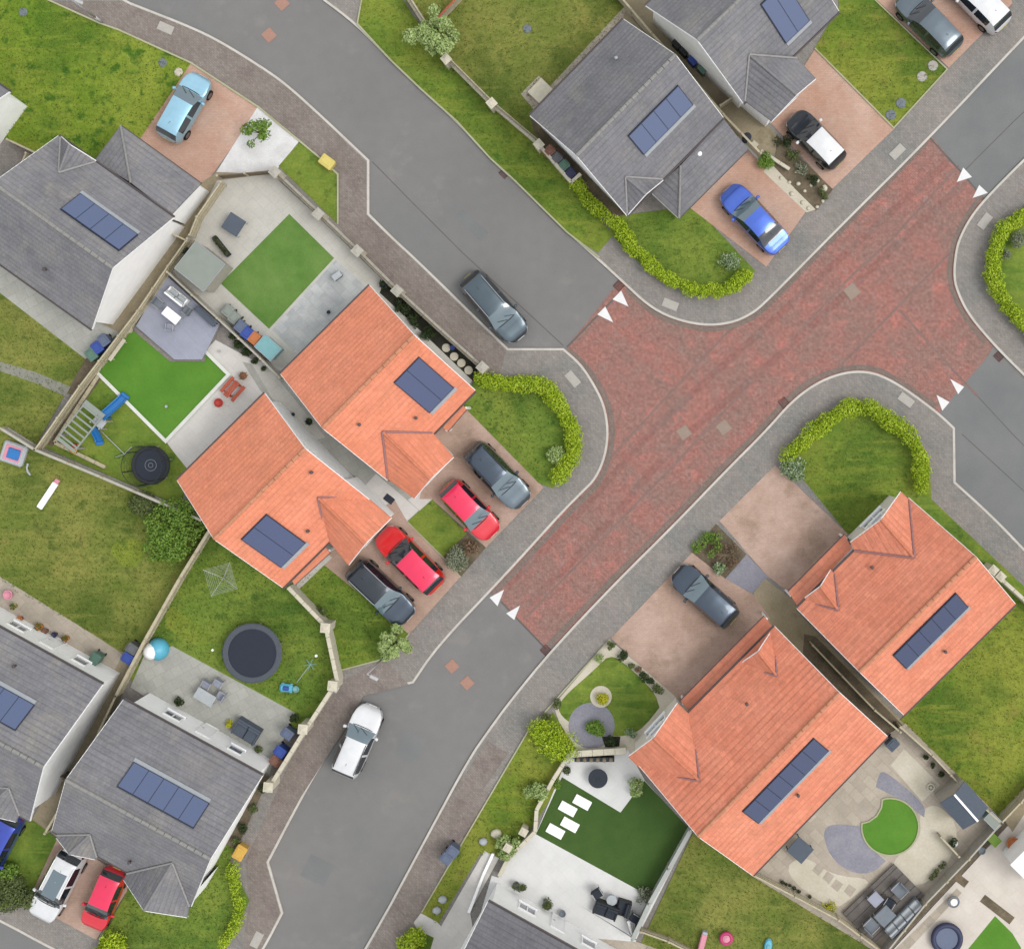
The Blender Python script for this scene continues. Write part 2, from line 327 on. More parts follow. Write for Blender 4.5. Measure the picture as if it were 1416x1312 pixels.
# ================================================================ GROUND, ROADS, BLOCKS
ZC = [0.112]
def sheet(name, poly, mat, z=None, cut=None, label=None, kind='structure'):
    if z is None: ZC[0] += .0015; z = ZC[0]
    pts = [W(p[0], p[1], z) for p in poly]
    o = MB().prism([(p.x, p.y) for p in pts], z-.003, z, top_only=True).obj(name, M[mat] if isinstance(mat, str) else mat)
    return tag(o, label, kind=kind)
def circ(cx, cy, r, n=28, ry=None, a0=0): return [(cx+r*cos(2*pi*i/n+a0), cy+(ry or r)*sin(2*pi*i/n+a0)) for i in range(n)]
def chaikin(pts, closed=True, it=2):
    """points flagged with a third entry stay sharp"""
    for _ in range(it):
        out = []; n = len(pts); rngi = range(n) if closed else range(n)
        for i in rngi:
            p = pts[i]
            if len(p) == 3 or (not closed and i in (0, n-1)): out.append(p); continue
            a = pts[(i-1) % n]; b = pts[(i+1) % n]
            out.append((p[0]*.75+a[0]*.25, p[1]*.75+a[1]*.25)); out.append((p[0]*.75+b[0]*.25, p[1]*.75+b[1]*.25))
        pts = out
    return pts
def offset_line(pts, d, closed=False):
    n = len(pts); out = []
    for i in range(n):
        a = pts[(i-1) % n] if (closed or i > 0) else None; b = pts[(i+1) % n] if (closed or i < n-1) else None
        p = pts[i]
        d1 = (p[0]-a[0], p[1]-a[1]) if a else (b[0]-p[0], b[1]-p[1]); d2 = (b[0]-p[0], b[1]-p[1]) if b else d1
        l1 = hypot(*d1) or 1; l2 = hypot(*d2) or 1; n1 = (-d1[1]/l1, d1[0]/l1); n2 = (-d2[1]/l2, d2[0]/l2)
        m = (n1[0]+n2[0], n1[1]+n2[1]); ml = hypot(*m) or 1; m = (m[0]/ml, m[1]/ml); k = d/max(.35, m[0]*n1[0]+m[1]*n1[1])
        out.append((p[0]+m[0]*k, p[1]+m[1]*k))
    return out
def strip(name, pts, width, mat, z, zb=None, closed=False, side=0, kind='structure', parent=None):
    """ribbon along px polyline; width in metres; side 0 centred, +1/-1 to one side"""
    P = [W(p[0], p[1], z) for p in pts]; P = [(p.x, p.y) for p in P]
    a = offset_line(P, width/2 if side == 0 else (width if side > 0 else 0), closed)
    b = offset_line(P, -width/2 if side == 0 else (0 if side > 0 else -width), closed)
    mb = MB(); n = len(P); vs = [(p[0], p[1], z) for p in a]+[(p[0], p[1], z) for p in b]; fs = []
    for i in range(n if closed else n-1):
        j = (i+1) % n; fs.append((i, j, n+j, n+i))
    if zb is not None:
        vs += [(p[0], p[1], zb) for p in a]+[(p[0], p[1], zb) for p in b]
        for i in range(n if closed else n-1):
            j = (i+1) % n; fs += [(i, 2*n+i, 2*n+j, j), (n+i, n+j, 3*n+j, 3*n+i)]
    # face orientation up
    mb.add(vs, fs); f0 = fs[0]; v = [Vector(vs[k]) for k in f0]
    if (v[1]-v[0]).cross(v[2]-v[1]).z < 0: mb.f = [tuple(reversed(f)) for f in mb.f]
    o = mb.obj(name, M[mat], parent)
    return tag(o, kind=kind) if parent is None else o
tag(MB().prism([(-900, -900), (900, -900), (900, 900), (-900, 900)], 0, -.06, top_only=True).obj('ground', M['grass_olive']), kind='structure')
sheet('road', [(-330, -330), (1750, -330), (1750, 1650), (-330, 1650)], 'asphalt', 0.0)
sheet('road', [(1364, 495), (1298, 572), (1330, 680), (1760, 1110), (1760, 760)], 'asphalt_patch', .004)
sheet('road', [(1285, 185), (1375, 291), (1700, -40), (1560, -100)], 'asphalt_patch', .0045)
sheet('speed_table', [(860, 385), (784, 479), (800, 560), (760, 640), (672, 809), (757, 897), (900, 800), (1100, 640), (1298, 572), (1364, 495), (1400, 440), (1380, 350), (1371, 288), (1287, 187), (1100, 330), (950, 380)], 'redpave', .009)
for pts in ([(1326, 229), (1234, 330), (1178, 381), (1056, 511), (930, 645), (725, 856)], [(1015, 450), (925, 545), (842, 635)], [(1318, 345), (1239, 427), (1155, 513)], [(1244, 429), (1310, 503), (1352, 548)]):
    strip('paving_joint', pts, .13, 'redseam', .014)
for pts in ([(1285, 190), (1330, 239), (1369, 285)], [(855, 407), (784, 480)], [(693, 832), (755, 897)]):
    strip('paving_joint', pts, .10, 'seam', .016)
for pts in ([(515, 224), (565, 275), (640, 350), (700, 405), (779, 478)], [(1330, 600), (1390, 655), (1460, 720)], [(1352, 548), (1400, 600), (1500, 700)], [(1330, 240), (1400, 170), (1480, 95)]):
    strip('road_joint', pts, .05, 'seam', .008)
for i, pts in enumerate(([(700, 812), (800, 712), (905, 590), (1040, 470), (1180, 340), (1310, 225)], [(728, 838), (828, 740), (930, 615), (1070, 500), (1212, 365), (1336, 250)])):
    strip('tyre_wear', chaikin(pts, False), .42, 'tyrewear', .0145+i*.0005)
for i, p in enumerate(([(560, 1010), (590, 1022), (574, 1056), (545, 1044)], [(640, 290), (676, 322), (664, 334), (628, 301)], [(430, 1180), (462, 1196), (448, 1226), (415, 1210)])):
    sheet('road_patch', p, 'asphalt_patch', .0052+i*.0004)
TRI = [[(1332, 232), (1344, 245), (1323, 252)], [(1354, 256), (1366, 267), (1345, 274)], [(859, 402), (847, 414), (869, 424)], [(837, 424), (826, 435), (848, 446)],
       [(1314, 524), (1333, 535), (1325, 545)], [(1295, 546), (1313, 556), (1303, 568)], [(697, 815), (677, 826), (688, 838)], [(719, 837), (700, 848), (711, 857)]]
for t in TRI: sheet('road_marking', t, 'marking', .02)

BW = [(-330, -330, 1), (80, -60, 1), (167, 0), (203, 14), (264, 38), (305, 58), (360, 92), (396, 117), (452, 168), (509, 222, 1), (509, 296, 1), (543, 330), (574, 358), (660, 442), (702, 483, 1), (779, 483, 1), (802, 503), (819, 528), (835, 559), (841, 595), (837, 630), (824, 661), (805, 680), (776, 709), (700, 793), (604, 894), (571, 943, 1), (502, 959, 1), (490, 980, 1), (454, 1039), (420, 1096), (370, 1192, 1), (390, 1262, 1), (364, 1312), (335, 1355), (290, 1380), (230, 1380), (150, 1348), (73, 1312), (0, 1272), (-120, 1215), (-330, 1110, 1)]
BN = [(400, -330, 1), (448, 0, 1), (492, 33), (541, 84), (584, 125), (632, 168), (678, 219), (710, 248), (784, 320), (827, 358), (863, 391), (896, 422), (929, 440), (972, 450), (1010, 447), (1038, 435), (1060, 417), (1155, 320), (1285, 191), (1416, 51), (1480, -12), (1600, -120), (1750, -260, 1), (1750, -330, 1)]
BE = [(1750, -90, 1), (1600, 45, 1), (1416, 221), (1361, 277), (1341, 303), (1328, 328), (1322, 348), (1319, 384), (1326, 408), (1341, 437), (1376, 478), (1416, 518), (1500, 600), (1750, 830, 1)]
BS = [(300, 1650, 1), (507, 1312), (594, 1150), (648, 1050), (675, 1011), (705, 970), (763, 899), (852, 805), (929, 729), (1005, 650), (1060, 595), (1094, 556), (1127, 531), (1160, 517), (1191, 513), (1219, 519), (1254, 539), (1298, 572), (1319, 592, 1), (1320, 667, 1), (1374, 716), (1416, 760), (1500, 845), (1750, 1100, 1), (1750, 1650, 1)]
for pts, mat in ((BW, 'pave'), (BN, 'pave'), (BE, 'pave'), (BS, 'pave')):
    sm = chaikin(pts); P = [W(p[0], p[1], .1) for p in sm]; P = [(p.x, p.y) for p in P]
    tag(MB().prism(P, -.03, .10).obj('pavement', M[mat]), kind='structure')
    P2 = [(p[0], p[1]) for p in sm]
    a = sum(P2[i][0]*P2[(i+1) % len(P2)][1]-P2[(i+1) % len(P2)][0]*P2[i][1] for i in range(len(P2)))
    strip('kerb', P2, .13, 'kerb', .108, -.02, True, side=0)
# grey channels of setts next to the kerb inside the red table
strip('road_channel', chaikin([(1281, 198), (1155, 326), (1062, 423), (1038, 441), (1010, 453), (972, 456), (929, 446), (896, 428), (866, 400)], False), .3, 'redchannel', .018)
strip('road_channel', chaikin([(786, 484), (808, 503), (826, 528), (842, 559), (848, 595), (843, 632), (829, 667), (810, 686), (781, 715), (700, 803), (680, 822)], False), .3, 'redchannel', .018)
strip('road_channel', chaikin([(1294, 562), (1250, 532), (1219, 512), (1191, 507), (1158, 511), (1122, 525), (1090, 550), (1056, 590), (1000, 645), (925, 723), (848, 799), (757, 893)], False), .3, 'redchannel', .018)
strip('road_channel', chaikin([(1357, 270), (1335, 300), (1322, 326), (1315, 348), (1312, 386), (1320, 412), (1335, 441), (1362, 474)], False), .26, 'redchannel', .018)
# warm paving stretches
sheet('pavement', [(168, 2), (203, 17), (264, 41), (305, 61), (360, 95), (396, 120), (452, 171), (506, 224), (506, 297), (572, 360), (657, 444), (700, 486), (690, 520), (668, 505), (549, 403), (493, 347), (467, 310), (467, 240), (443, 222), (413, 196), (355, 148), (264, 86), (163, 41), (137, 32), (60, 2)], 'pavewarm')
sheet('pavement', [(565, 946), (502, 962), (492, 985), (454, 1043), (417, 1100), (367, 1192), (387, 1262), (360, 1313), (335, 1313), (345, 1250), (340, 1190), (420, 1010), (468, 945), (530, 911)], 'pavewarm')
sheet('pavement', [(294, 60), (350, 92), (341, 117), (287, 82)], 'pavewarm')
sheet('pavement', [(673, 1024), (702, 1041), (654, 1112), (629, 1096)], 'pavewarm')
sheet('pavement', [(510, 1312), (596, 1150), (640, 1072), (680, 1100), (583, 1261), (560, 1312)], 'pavewarm')

# ---- west block
sheet('lawn', [(-330, -200), (40, -12), (137, 32), (163, 41), (264, 88), (185, 225), (100, 260), (45, 210), (0, 190), (-330, 60)], 'grass_wild')
strip('pin_kerb', [(40, -12), (137, 32), (163, 41), (264, 87), (357, 148), (414, 195), (443, 219), (467, 241), (467, 310)], .1, 'edging', .21)
sheet('driveway', [(264, 88), (360, 150), (283, 256), (185, 205)], 'drive_red')
sheet('gravel', [(357, 147), (414, 195), (382, 236), (310, 243), (298, 240)], 'gravel_white')
sheet('lawn', [(414, 196), (443, 219), (467, 241), (467, 310), (385, 230)], 'grass_dark')
sheet('path', [(265, 262), (300, 238), (345, 240), (330, 262), (270, 330), (170, 470), (135, 450), (235, 300)], 'sand')
sheet('patio', [(300, 250), (375, 240), (440, 300), (530, 388), (660, 520), (640, 540), (540, 430), (480, 500), (388, 517), (345, 470), (232, 378)], 'patio_pale')
sheet('lawn', [(400, 296), (462, 357), (372, 455), (305, 392)], 'astro')
sheet('patio', [(464, 360), (512, 402), (411, 490), (376, 456)], 'slab_blue')
sheet('border', [(530, 391), (548, 404), (665, 510), (654, 527), (600, 475), (525, 405)], 'soil_dark')
sheet('lawn', [(178, 452), (235, 500), (283, 500), (287, 485), (315, 518), (229, 610), (135, 515)], 'astro_bright')
strip('pin_kerb', [(283, 485), (316, 518), (229, 610), (133, 514)], .2, 'turf_edge', .214)
sheet('patio', [(298, 470), (350, 498), (395, 510), (400, 560), (262, 655), (230, 611), (317, 518), (284, 485)], 'patio_cream')
sheet('path', [(335, 500), (395, 515), (590, 690), (562, 722), (503, 672), (430, 600), (360, 540)], 'patio_grey')
sheet('path', [(345, 497), (365, 500), (450, 605), (430, 610), (390, 575)], 'patio_pale')
sheet('patio', [(520, 655), (582, 708), (562, 722), (503, 674)], 'patio_cream')
sheet('lawn', [(133, 516), (229, 611), (262, 652), (250, 700), (60, 618)], 'grass_dark')
sheet('border', [(133, 516), (140, 524), (72, 618), (58, 612)], 'soil')
sheet('lawn', [(-330, 180), (-330, 700), (47, 620), (119, 495), (0, 400)], 'grass_olive')
sheet('patio', [(-330, 170), (0, 355), (125, 440), (165, 460), (119, 497), (0, 405), (-330, 205)], 'patio_grey')
sheet('path', [(-330, 420), (0, 500), (50, 515), (100, 536), (95, 550), (50, 530), (0, 513), (-330, 435)], 'path_dull')
sheet('path', [(119, 495), (135, 500), (104, 545), (92, 545)], 'soil')
sheet('lawn', [(-330, 640), (0, 598), (47, 622), (277, 719), (289, 731), (168, 945), (-330, 640)], 'grass_olive')
sheet('lawn', chaikin([(150, 755), (175, 742), (203, 750), (200, 772), (180, 788), (160, 775)]), 'grass_yellow')
sheet('patio', [(-330, 600), (0, 800), (165, 900), (190, 905), (60, 1155), (40, 1140), (150, 940)], 'sand')
sheet('patio', [(-60, 760), (0, 797), (140, 884), (170, 905), (150, 940), (0, 860)], 'patio_tan')
sheet('lawn', [(289, 731), (395, 808), (451, 866), (469, 945), (420, 1010), (180, 940), (200, 890)], 'grass_dark')
sheet('lawn', [(229, 845), (240, 838), (292, 880), (282, 898), (228, 868)], 'grass_lush')
sheet('patio', [(238, 893), (408, 985), (372, 1070), (180, 950), (200, 905)], 'patio_grey')
sheet('lawn', [(445, 777), (566, 876), (530, 911), (469, 926), (454, 866), (395, 812)], 'grass_lush')
strip('pin_kerb', [(566, 876), (540, 908), (530, 911), (469, 927)], .08, 'edging', .21)
sheet('driveway', [(454, 762), (545, 690), (563, 721), (636, 798), (566, 877), (440, 774)], 'drive_tan')
sheet('lawn', [(563, 721), (597, 690), (646, 737), (612, 770)], 'grass_dark')
sheet('patio', [(583, 677), (598, 690), (580, 706), (564, 691)], 'patio_cream')
sheet('patio', [(401, 812), (452, 764), (459, 771), (409, 819)], 'patio_pale')
sheet('border', [(612, 770), (646, 737), (672, 757), (637, 798)], 'soil')
sheet('driveway', [(580, 690), (600, 600), (640, 558), (752, 674), (672, 757), (597, 690)], 'drive_tan')
strip('pin_kerb', [(563, 721), (612, 770), (637, 798)], .08, 'edging', .21)
sheet('lawn', chaikin([(640, 561, 1), (658, 520, 1), (700, 520), (760, 530), (795, 575), (803, 610), (790, 650), (764, 675, 1), (745, 668, 1)]), 'grass_dark')
sheet('lawn', [(-330, 980), (0, 1100), (82, 1161), (38, 1246), (-20, 1262), (-330, 1120)], 'grass_dark')
sheet('driveway', [(-40, 1130), (30, 1135), (36, 1137), (-10, 1225), (-60, 1200)], 'drive_tan')
sheet('driveway', [(81, 1155), (178, 1215), (176, 1231), (133, 1299), (38, 1247)], 'drive_tan')
sheet('lawn', [(176, 1231), (200, 1200), (300, 1180), (362, 1065), (345, 1100), (318, 1190), (345, 1245), (312, 1313), (250, 1345), (137, 1302)], 'grass_dark')
sheet('border', [(360, 1068), (372, 1075), (328, 1172), (312, 1168)], 'soil')

ZC[0] = .112
# ---- north block
sheet('lawn', [(470, -330), (503, -10), (494, 33), (541, 84), (584, 125), (632, 168), (678, 219), (710, 250), (784, 322), (827, 350), (848, 325), (1000, 420), (800, 250), (745, 200), (617, 78), (570, 20), (545, -20), (540, -330)][:11]+[(835, 310), (800, 255), (745, 198), (617, 78), (570, 20), (545, -20), (540, -330)], 'grass_lush')
strip('pin_kerb', [(500, 0), (494, 33), (541, 84), (584, 125), (632, 168), (678, 219), (710, 248), (784, 321), (829, 356)], .09, 'edging', .21)
sheet('lawn', [(545, -330), (545, -20), (617, 78), (745, 198), (865, 20), (850, -330)], 'grass_olive')
sheet('path', [(745, 160), (720, 130), (745, 105), (760, 120), (865, 8), (875, 22)], 'patio_tan')
sheet('path', [(850, -330), (865, 0), (1050, 230), (1085, 200), (905, 0), (905, -330)], 'sand')
sheet('patio', [(1020, 185), (1060, 225), (1045, 240), (1025, 215)], 'patio_white')
sheet('path', [(865, 15), (1020, 195), (1005, 205), (850, 60)], 'sand')
sheet('path', [(733, 160), (868, 300), (855, 312), (760, 215), (738, 182)], 'soil')
sheet('lawn', chaikin([(840, 320, 1), (858, 298, 1), (960, 285, 1), (1045, 375, 1), (1000, 408), (950, 405), (900, 380), (860, 340)]), 'grass_dark')
sheet('driveway', [(1033, 205), (1114, 293), (1060, 369), (955, 288)], 'drive_red')
sheet('driveway', [(1127, 68), (1237, 178), (1150, 262), (1064, 168)], 'drive_red')
sheet('border', [(1075, 188), (1152, 262), (1128, 292), (1100, 270), (1070, 235)], 'soil')
sheet('border', [(1062, 222), (1100, 262), (1128, 290), (1115, 294), (1056, 238)], 'cream_gravel')
sheet('lawn', [(1140, -330), (1160, 10), (1127, 66), (1236, 176), (1310, 96), (1212, 0), (1200, -330)], 'grass_yellow')
strip('pin_kerb', [(1210, 0), (1310, 96), (1236, 177), (1127, 67)], .08, 'edging', .21)
sheet('driveway', [(1210, -2), (1312, 94), (1400, 5), (1380, -60), (1250, -100)], 'drive_red')
ZC[0] = .112
# ---- east block
sheet('lawn', chaikin([(1750, 100, 1), (1416, 285, 1), (1385, 312), (1364, 350), (1366, 395), (1388, 432), (1416, 460, 1), (1750, 780, 1)]), 'grass_dark')
ZC[0] = .112
# ---- south-east block
sheet('lawn', chaikin([(1100, 650, 1), (1082, 635, 1), (1125, 592), (1165, 562), (1190, 553), (1240, 590), (1285, 620), (1288, 690, 1), (1500, 890, 1), (1450, 880, 1), (1345, 800, 1), (1260, 720, 1), (1172, 738, 1)]), 'grass_lush')
sheet('lawn', [(1284, 686), (1475, 880), (1455, 905), (1404, 835), (1250, 680)], 'grass_dark')
sheet('driveway', [(1072, 643), (1172, 738), (1165, 760), (1095, 822), (1060, 795), (995, 720)], 'drive_tan')
sheet('border', [(990, 724), (1032, 766), (1003, 800), (957, 764)], 'soil')
sheet('gravel', [(1032, 767), (1062, 797), (1040, 820), (1003, 800)], 'purple_slate')
sheet('path', [(1058, 800), (1098, 830), (1102, 845), (1250, 1000), (1225, 1040), (1060, 860), (1042, 820)], 'sand')
sheet('border', [(1112, 876), (1128, 880), (1250, 1004), (1228, 1030), (1110, 905)], 'soil')  # darker strip down the gap between the two red-orange houses
sheet('driveway', [(957, 764), (1003, 800), (1042, 822), (1065, 855), (937, 972), (845, 882)], 'drive_tan')
sheet('patio', [(843, 884), (940, 968), (880, 1045), (790, 1045), (765, 975)], 'cream_gravel')
sheet('lawn', chaikin([(838, 910, 1), (852, 906), (905, 955), (912, 978, 1), (885, 1012), (850, 1020), (800, 1008), (770, 985), (777, 965), (815, 932)]), 'grass_dark')
sheet('gravel', circ(818, 1003, 32), 'purple_slate')
sheet('gravel', circ(831, 963, 15), 'cream_gravel')
sheet('border', [(832, 1018), (858, 1018), (856, 1034), (838, 1036)], 'soil_dark')
sheet('verge', [(730, 1011), (765, 985), (800, 1040), (745, 1130), (702, 1190), (664, 1180), (604, 1280), (583, 1261), (654, 1140)], 'grass_yellow')
strip('pin_kerb', [(843, 884), (768, 968), (730, 1011), (654, 1140), (583, 1261)], .08, 'edging', .21)
sheet('patio', [(787, 1042), (868, 1036), (892, 1079), (955, 1150), (880, 1298), (800, 1250), (688, 1215), (702, 1188), (742, 1150)], 'patio_white')
sheet('lawn', [(777, 1074), (858, 1123), (891, 1079), (955, 1148), (899, 1239), (741, 1153)], 'astro_dark')
sheet('path', [(670, 1176), (690, 1186), (650, 1260), (660, 1320), (600, 1330), (572, 1275), (582, 1262), (604, 1274), (610, 1280)], 'patio_cream')
sheet('lawn', [(556, 1312), (580, 1286), (600, 1296), (590, 1330), (540, 1345)], 'grass_dark')
sheet('patio', [(680, 1210), (800, 1250), (880, 1300), (860, 1345), (640, 1345)], 'patio_white')
sheet('lawn', [(958, 1152), (1042, 1208), (1225, 1320), (1225, 1650), (850, 1650), (888, 1300)], 'grass_olive')
sheet('patio', [(800, 1295), (882, 1302), (960, 1330), (960, 1650), (800, 1650)], 'patio_tan')
sheet('lawn', [(1404, 835), (1475, 900), (1750, 1050), (1416, 1090), (1380, 1130), (1245, 995)], 'grass_yellow')
sheet('patio', [(1228, 1015), (1252, 1000), (1385, 1132), (1215, 1318), (1042, 1212)], 'patio_tan')
sheet('gravel', [(1250, 1035), (1300, 1085), (1275, 1108), (1232, 1058)], 'cream_gravel')
sheet('gravel', chaikin([(1270, 1120), (1300, 1110), (1330, 1150), (1300, 1215), (1240, 1230), (1230, 1190), (1275, 1160)]), 'cream_gravel')
sheet('gravel', chaikin([(1080, 1205), (1110, 1180), (1150, 1210), (1210, 1215), (1180, 1240), (1150, 1260)]), 'cream_gravel')
sheet('gravel', chaikin([(1211, 1088, 1), (1216, 1068), (1225, 1066), (1280, 1112), (1278, 1130, 1), (1265, 1120), (1240, 1102)]), 'purple_slate')
sheet('gravel', chaikin([(1137, 1150), (1150, 1138), (1190, 1142, 1), (1196, 1165), (1225, 1190, 1), (1205, 1208), (1175, 1206), (1148, 1185)]), 'purple_slate')
def sheetz(*a): return sheet(*a)
ang = [i*2*pi/36 for i in range(36)]
pc = []
for a in ang:
    x, y = 1231+39.5*cos(a), 1143+39.5*sin(a)
    if hypot(x-1190, y-1108) < 30: 
        d = hypot(x-1190, y-1108); x, y = 1190+(x-1190)/d*30, 1108+(y-1108)/d*30
    pc.append((x, y))
sheet('lawn', pc, 'astro_bright'); strip('pin_kerb', pc, .09, 'edging', .208, closed=True)
for (x, y) in ((1131, 1202), (1145, 1213), (1157, 1224), (1175, 1231)): sheet('paving_slab', [(x-8, y+1), (x-1, y-9), (x+9, y-2), (x+1, y+9)], 'patio_tan')
sheet('path', [(1385, 1133), (1393, 1140), (1225, 1320), (1214, 1315)], 'soil')
sheet('patio', [(1393, 1142), (1420, 1120), (1600, 1300), (1500, 1500), (1200, 1420), (1228, 1320)], 'patio_beige')
sheet('patio', [(1323, 1228), (1330, 1234), (1240, 1330), (1228, 1322)], 'patio_tan')
sheet('lawn', [(1376, 1266), (1400, 1290), (1412, 1310), (1400, 1360), (1335, 1316)], 'astro_bright')
for (x, y, l, w) in ((1328, 1216, 22, 11), (1379, 1257, 52, 12)):
    dx, dy = .79*l/2, .61*l/2; ex, ey = -.61*w/2, .79*w/2
    sheet('border', [(x-dx-ex, y-dy-ey), (x+dx-ex, y+dy-ey), (x+dx+ex, y+dy+ey), (x-dx+ex, y-dy+ey)], 'soil')
sheet('lawn', [(1382, 1130), (1416, 1095), (1750, 1060), (1750, 1500), (1420, 1120)], 'grass_dark')
sheet('path', [(1385, 1128), (1416, 1088), (1440, 1090), (1400, 1150)], 'sand')
ZL = ZC[0]
# ================================================================ HOUSES
GZ = .16
def lerp(a, b, t): return a+(b-a)*t
class RoofMB(MB):
    def __init__(s): super().__init__(); s.uvs = []
    def slope(s, bl, br, tr, tl, course=.33, lift=.022):
        """tiled slope: bottom edge bl-br, top edge tl-tr (may coincide), built in overlapping courses"""
        if (br-bl).cross(tl-bl).z < 0 if (tl-bl).length > .01 else (br-bl).cross(tr-bl).z < 0: bl, br, tr, tl = br, bl, tl, tr
        nrm = (br-bl).cross((tl+tr)/2-bl).normalized(); e = (br-bl).normalized(); up = nrm.cross(e)
        hgt = ((tl+tr)/2-bl).dot(up); n = max(1, round(hgt/course)); o = bl
        def uv(p): d = p-o; return (d.dot(e), d.dot(up))
        for i in range(n):
            t0, t1 = i/n, (i+1)/n
            a, b, c, d = lerp(bl, tl, t0), lerp(br, tr, t0), lerp(br, tr, t1), lerp(bl, tl, t1)
            al, bll = a+nrm*lift, b+nrm*lift
            s.add([al, bll, c, d], [(0, 1, 2, 3)] if (c-d).length > .001 else [(0, 1, 2)])
            if (c-d).length > .001: s.uvs += [uv(a), uv(b), uv(c), uv(d)]
            else: s.uvs += [uv(a), uv(b), uv(c)]
            s.add([a, b, bll, al], [(0, 1, 2, 3)]); s.uvs += [uv(a)]*4
        return nrm
    def under(s, pts, t=.1):
        """underside and edges"""
        n = len(pts); vs = list(pts)+[p-Vector((0, 0, t)) for p in pts]
        fs = [tuple(reversed(range(n, 2*n)))]+[(i, (i+1) % n, n+(i+1) % n, n+i) for i in range(n)]
        s.add(vs, fs); s.uvs += [(0, 0)]*(n+4*n)
def planez(P, a, b, c):
    n = (b-a).cross(c-a); return a.z-(n.x*(P.x-a.x)+n.y*(P.y-a.y))/n.z
def onplane(px, py, a, b, c):
    z = a.z
    for _ in range(30): z = planez(W(px, py, z), a, b, c)
    return W(px, py, z)
def capline(mb, p, q, r=.09, seg=.45):
    d = q-p; L = d.length; n = max(1, int(L/seg))
    for i in range(n):
        a = p+d*(i/n); b = p+d*((i+1)/n*.995 if i < n-1 else 1)
        mb.cyl(a+Vector((0, 0, .01)), b+Vector((0, 0, .01)), r*1.06, r*.94, 8)
def window(parent, p0, p1, z0, z1, door=False, out=.03):
    """p0-p1: world xy along a wall (outward normal to the right of p0->p1)"""
    d = (p1-p0); L = d.length; e = d/L; n = Vector((e.y, -e.x, 0)); rz = atan2(e.y, e.x); c = (p0+p1)/2
    def B(mb, u, zc, w, h, th, o): 
        q = c+e*u+n*o; mb.box((q.x, q.y, zc), (w, th, h), rz)
    f = MB(); t = .07; zc = (z0+z1)/2
    B(f, 0, z0+t/2, L, t, .09, out); B(f, 0, z1-t/2, L, t, .09, out)
    for u in (-L/2+t/2, L/2-t/2)+((0,) if not door and L > 1 else ()): B(f, u, zc, t, z1-z0-2*t, .09, out)
    if door:
        g = MB(); B(g, 0, zc, L-2*t, z1-z0-2*t, .05, out); g2 = g.obj('door', M['upvc'], parent); f.obj('frame', M['upvc'], g2)
        h = MB(); q = c+e*(L*.32)+n*(out+.06); h.box((q.x, q.y, z0+1.0), (.12, .04, .03), rz); h.obj('handle', M['galv'], g2)
    else:
        w = MB(); B(w, 0, z0-.03, L+.1, .06, .16, out+.03); w2 = f.obj('window', M['upvc'], parent); w.obj('sill', M['upvc'], w2)
        g = MB(); B(g, 0, zc, L-2*t, z1-z0-2*t, .03, out-.01); g.obj('pane', M['pane'], w2)
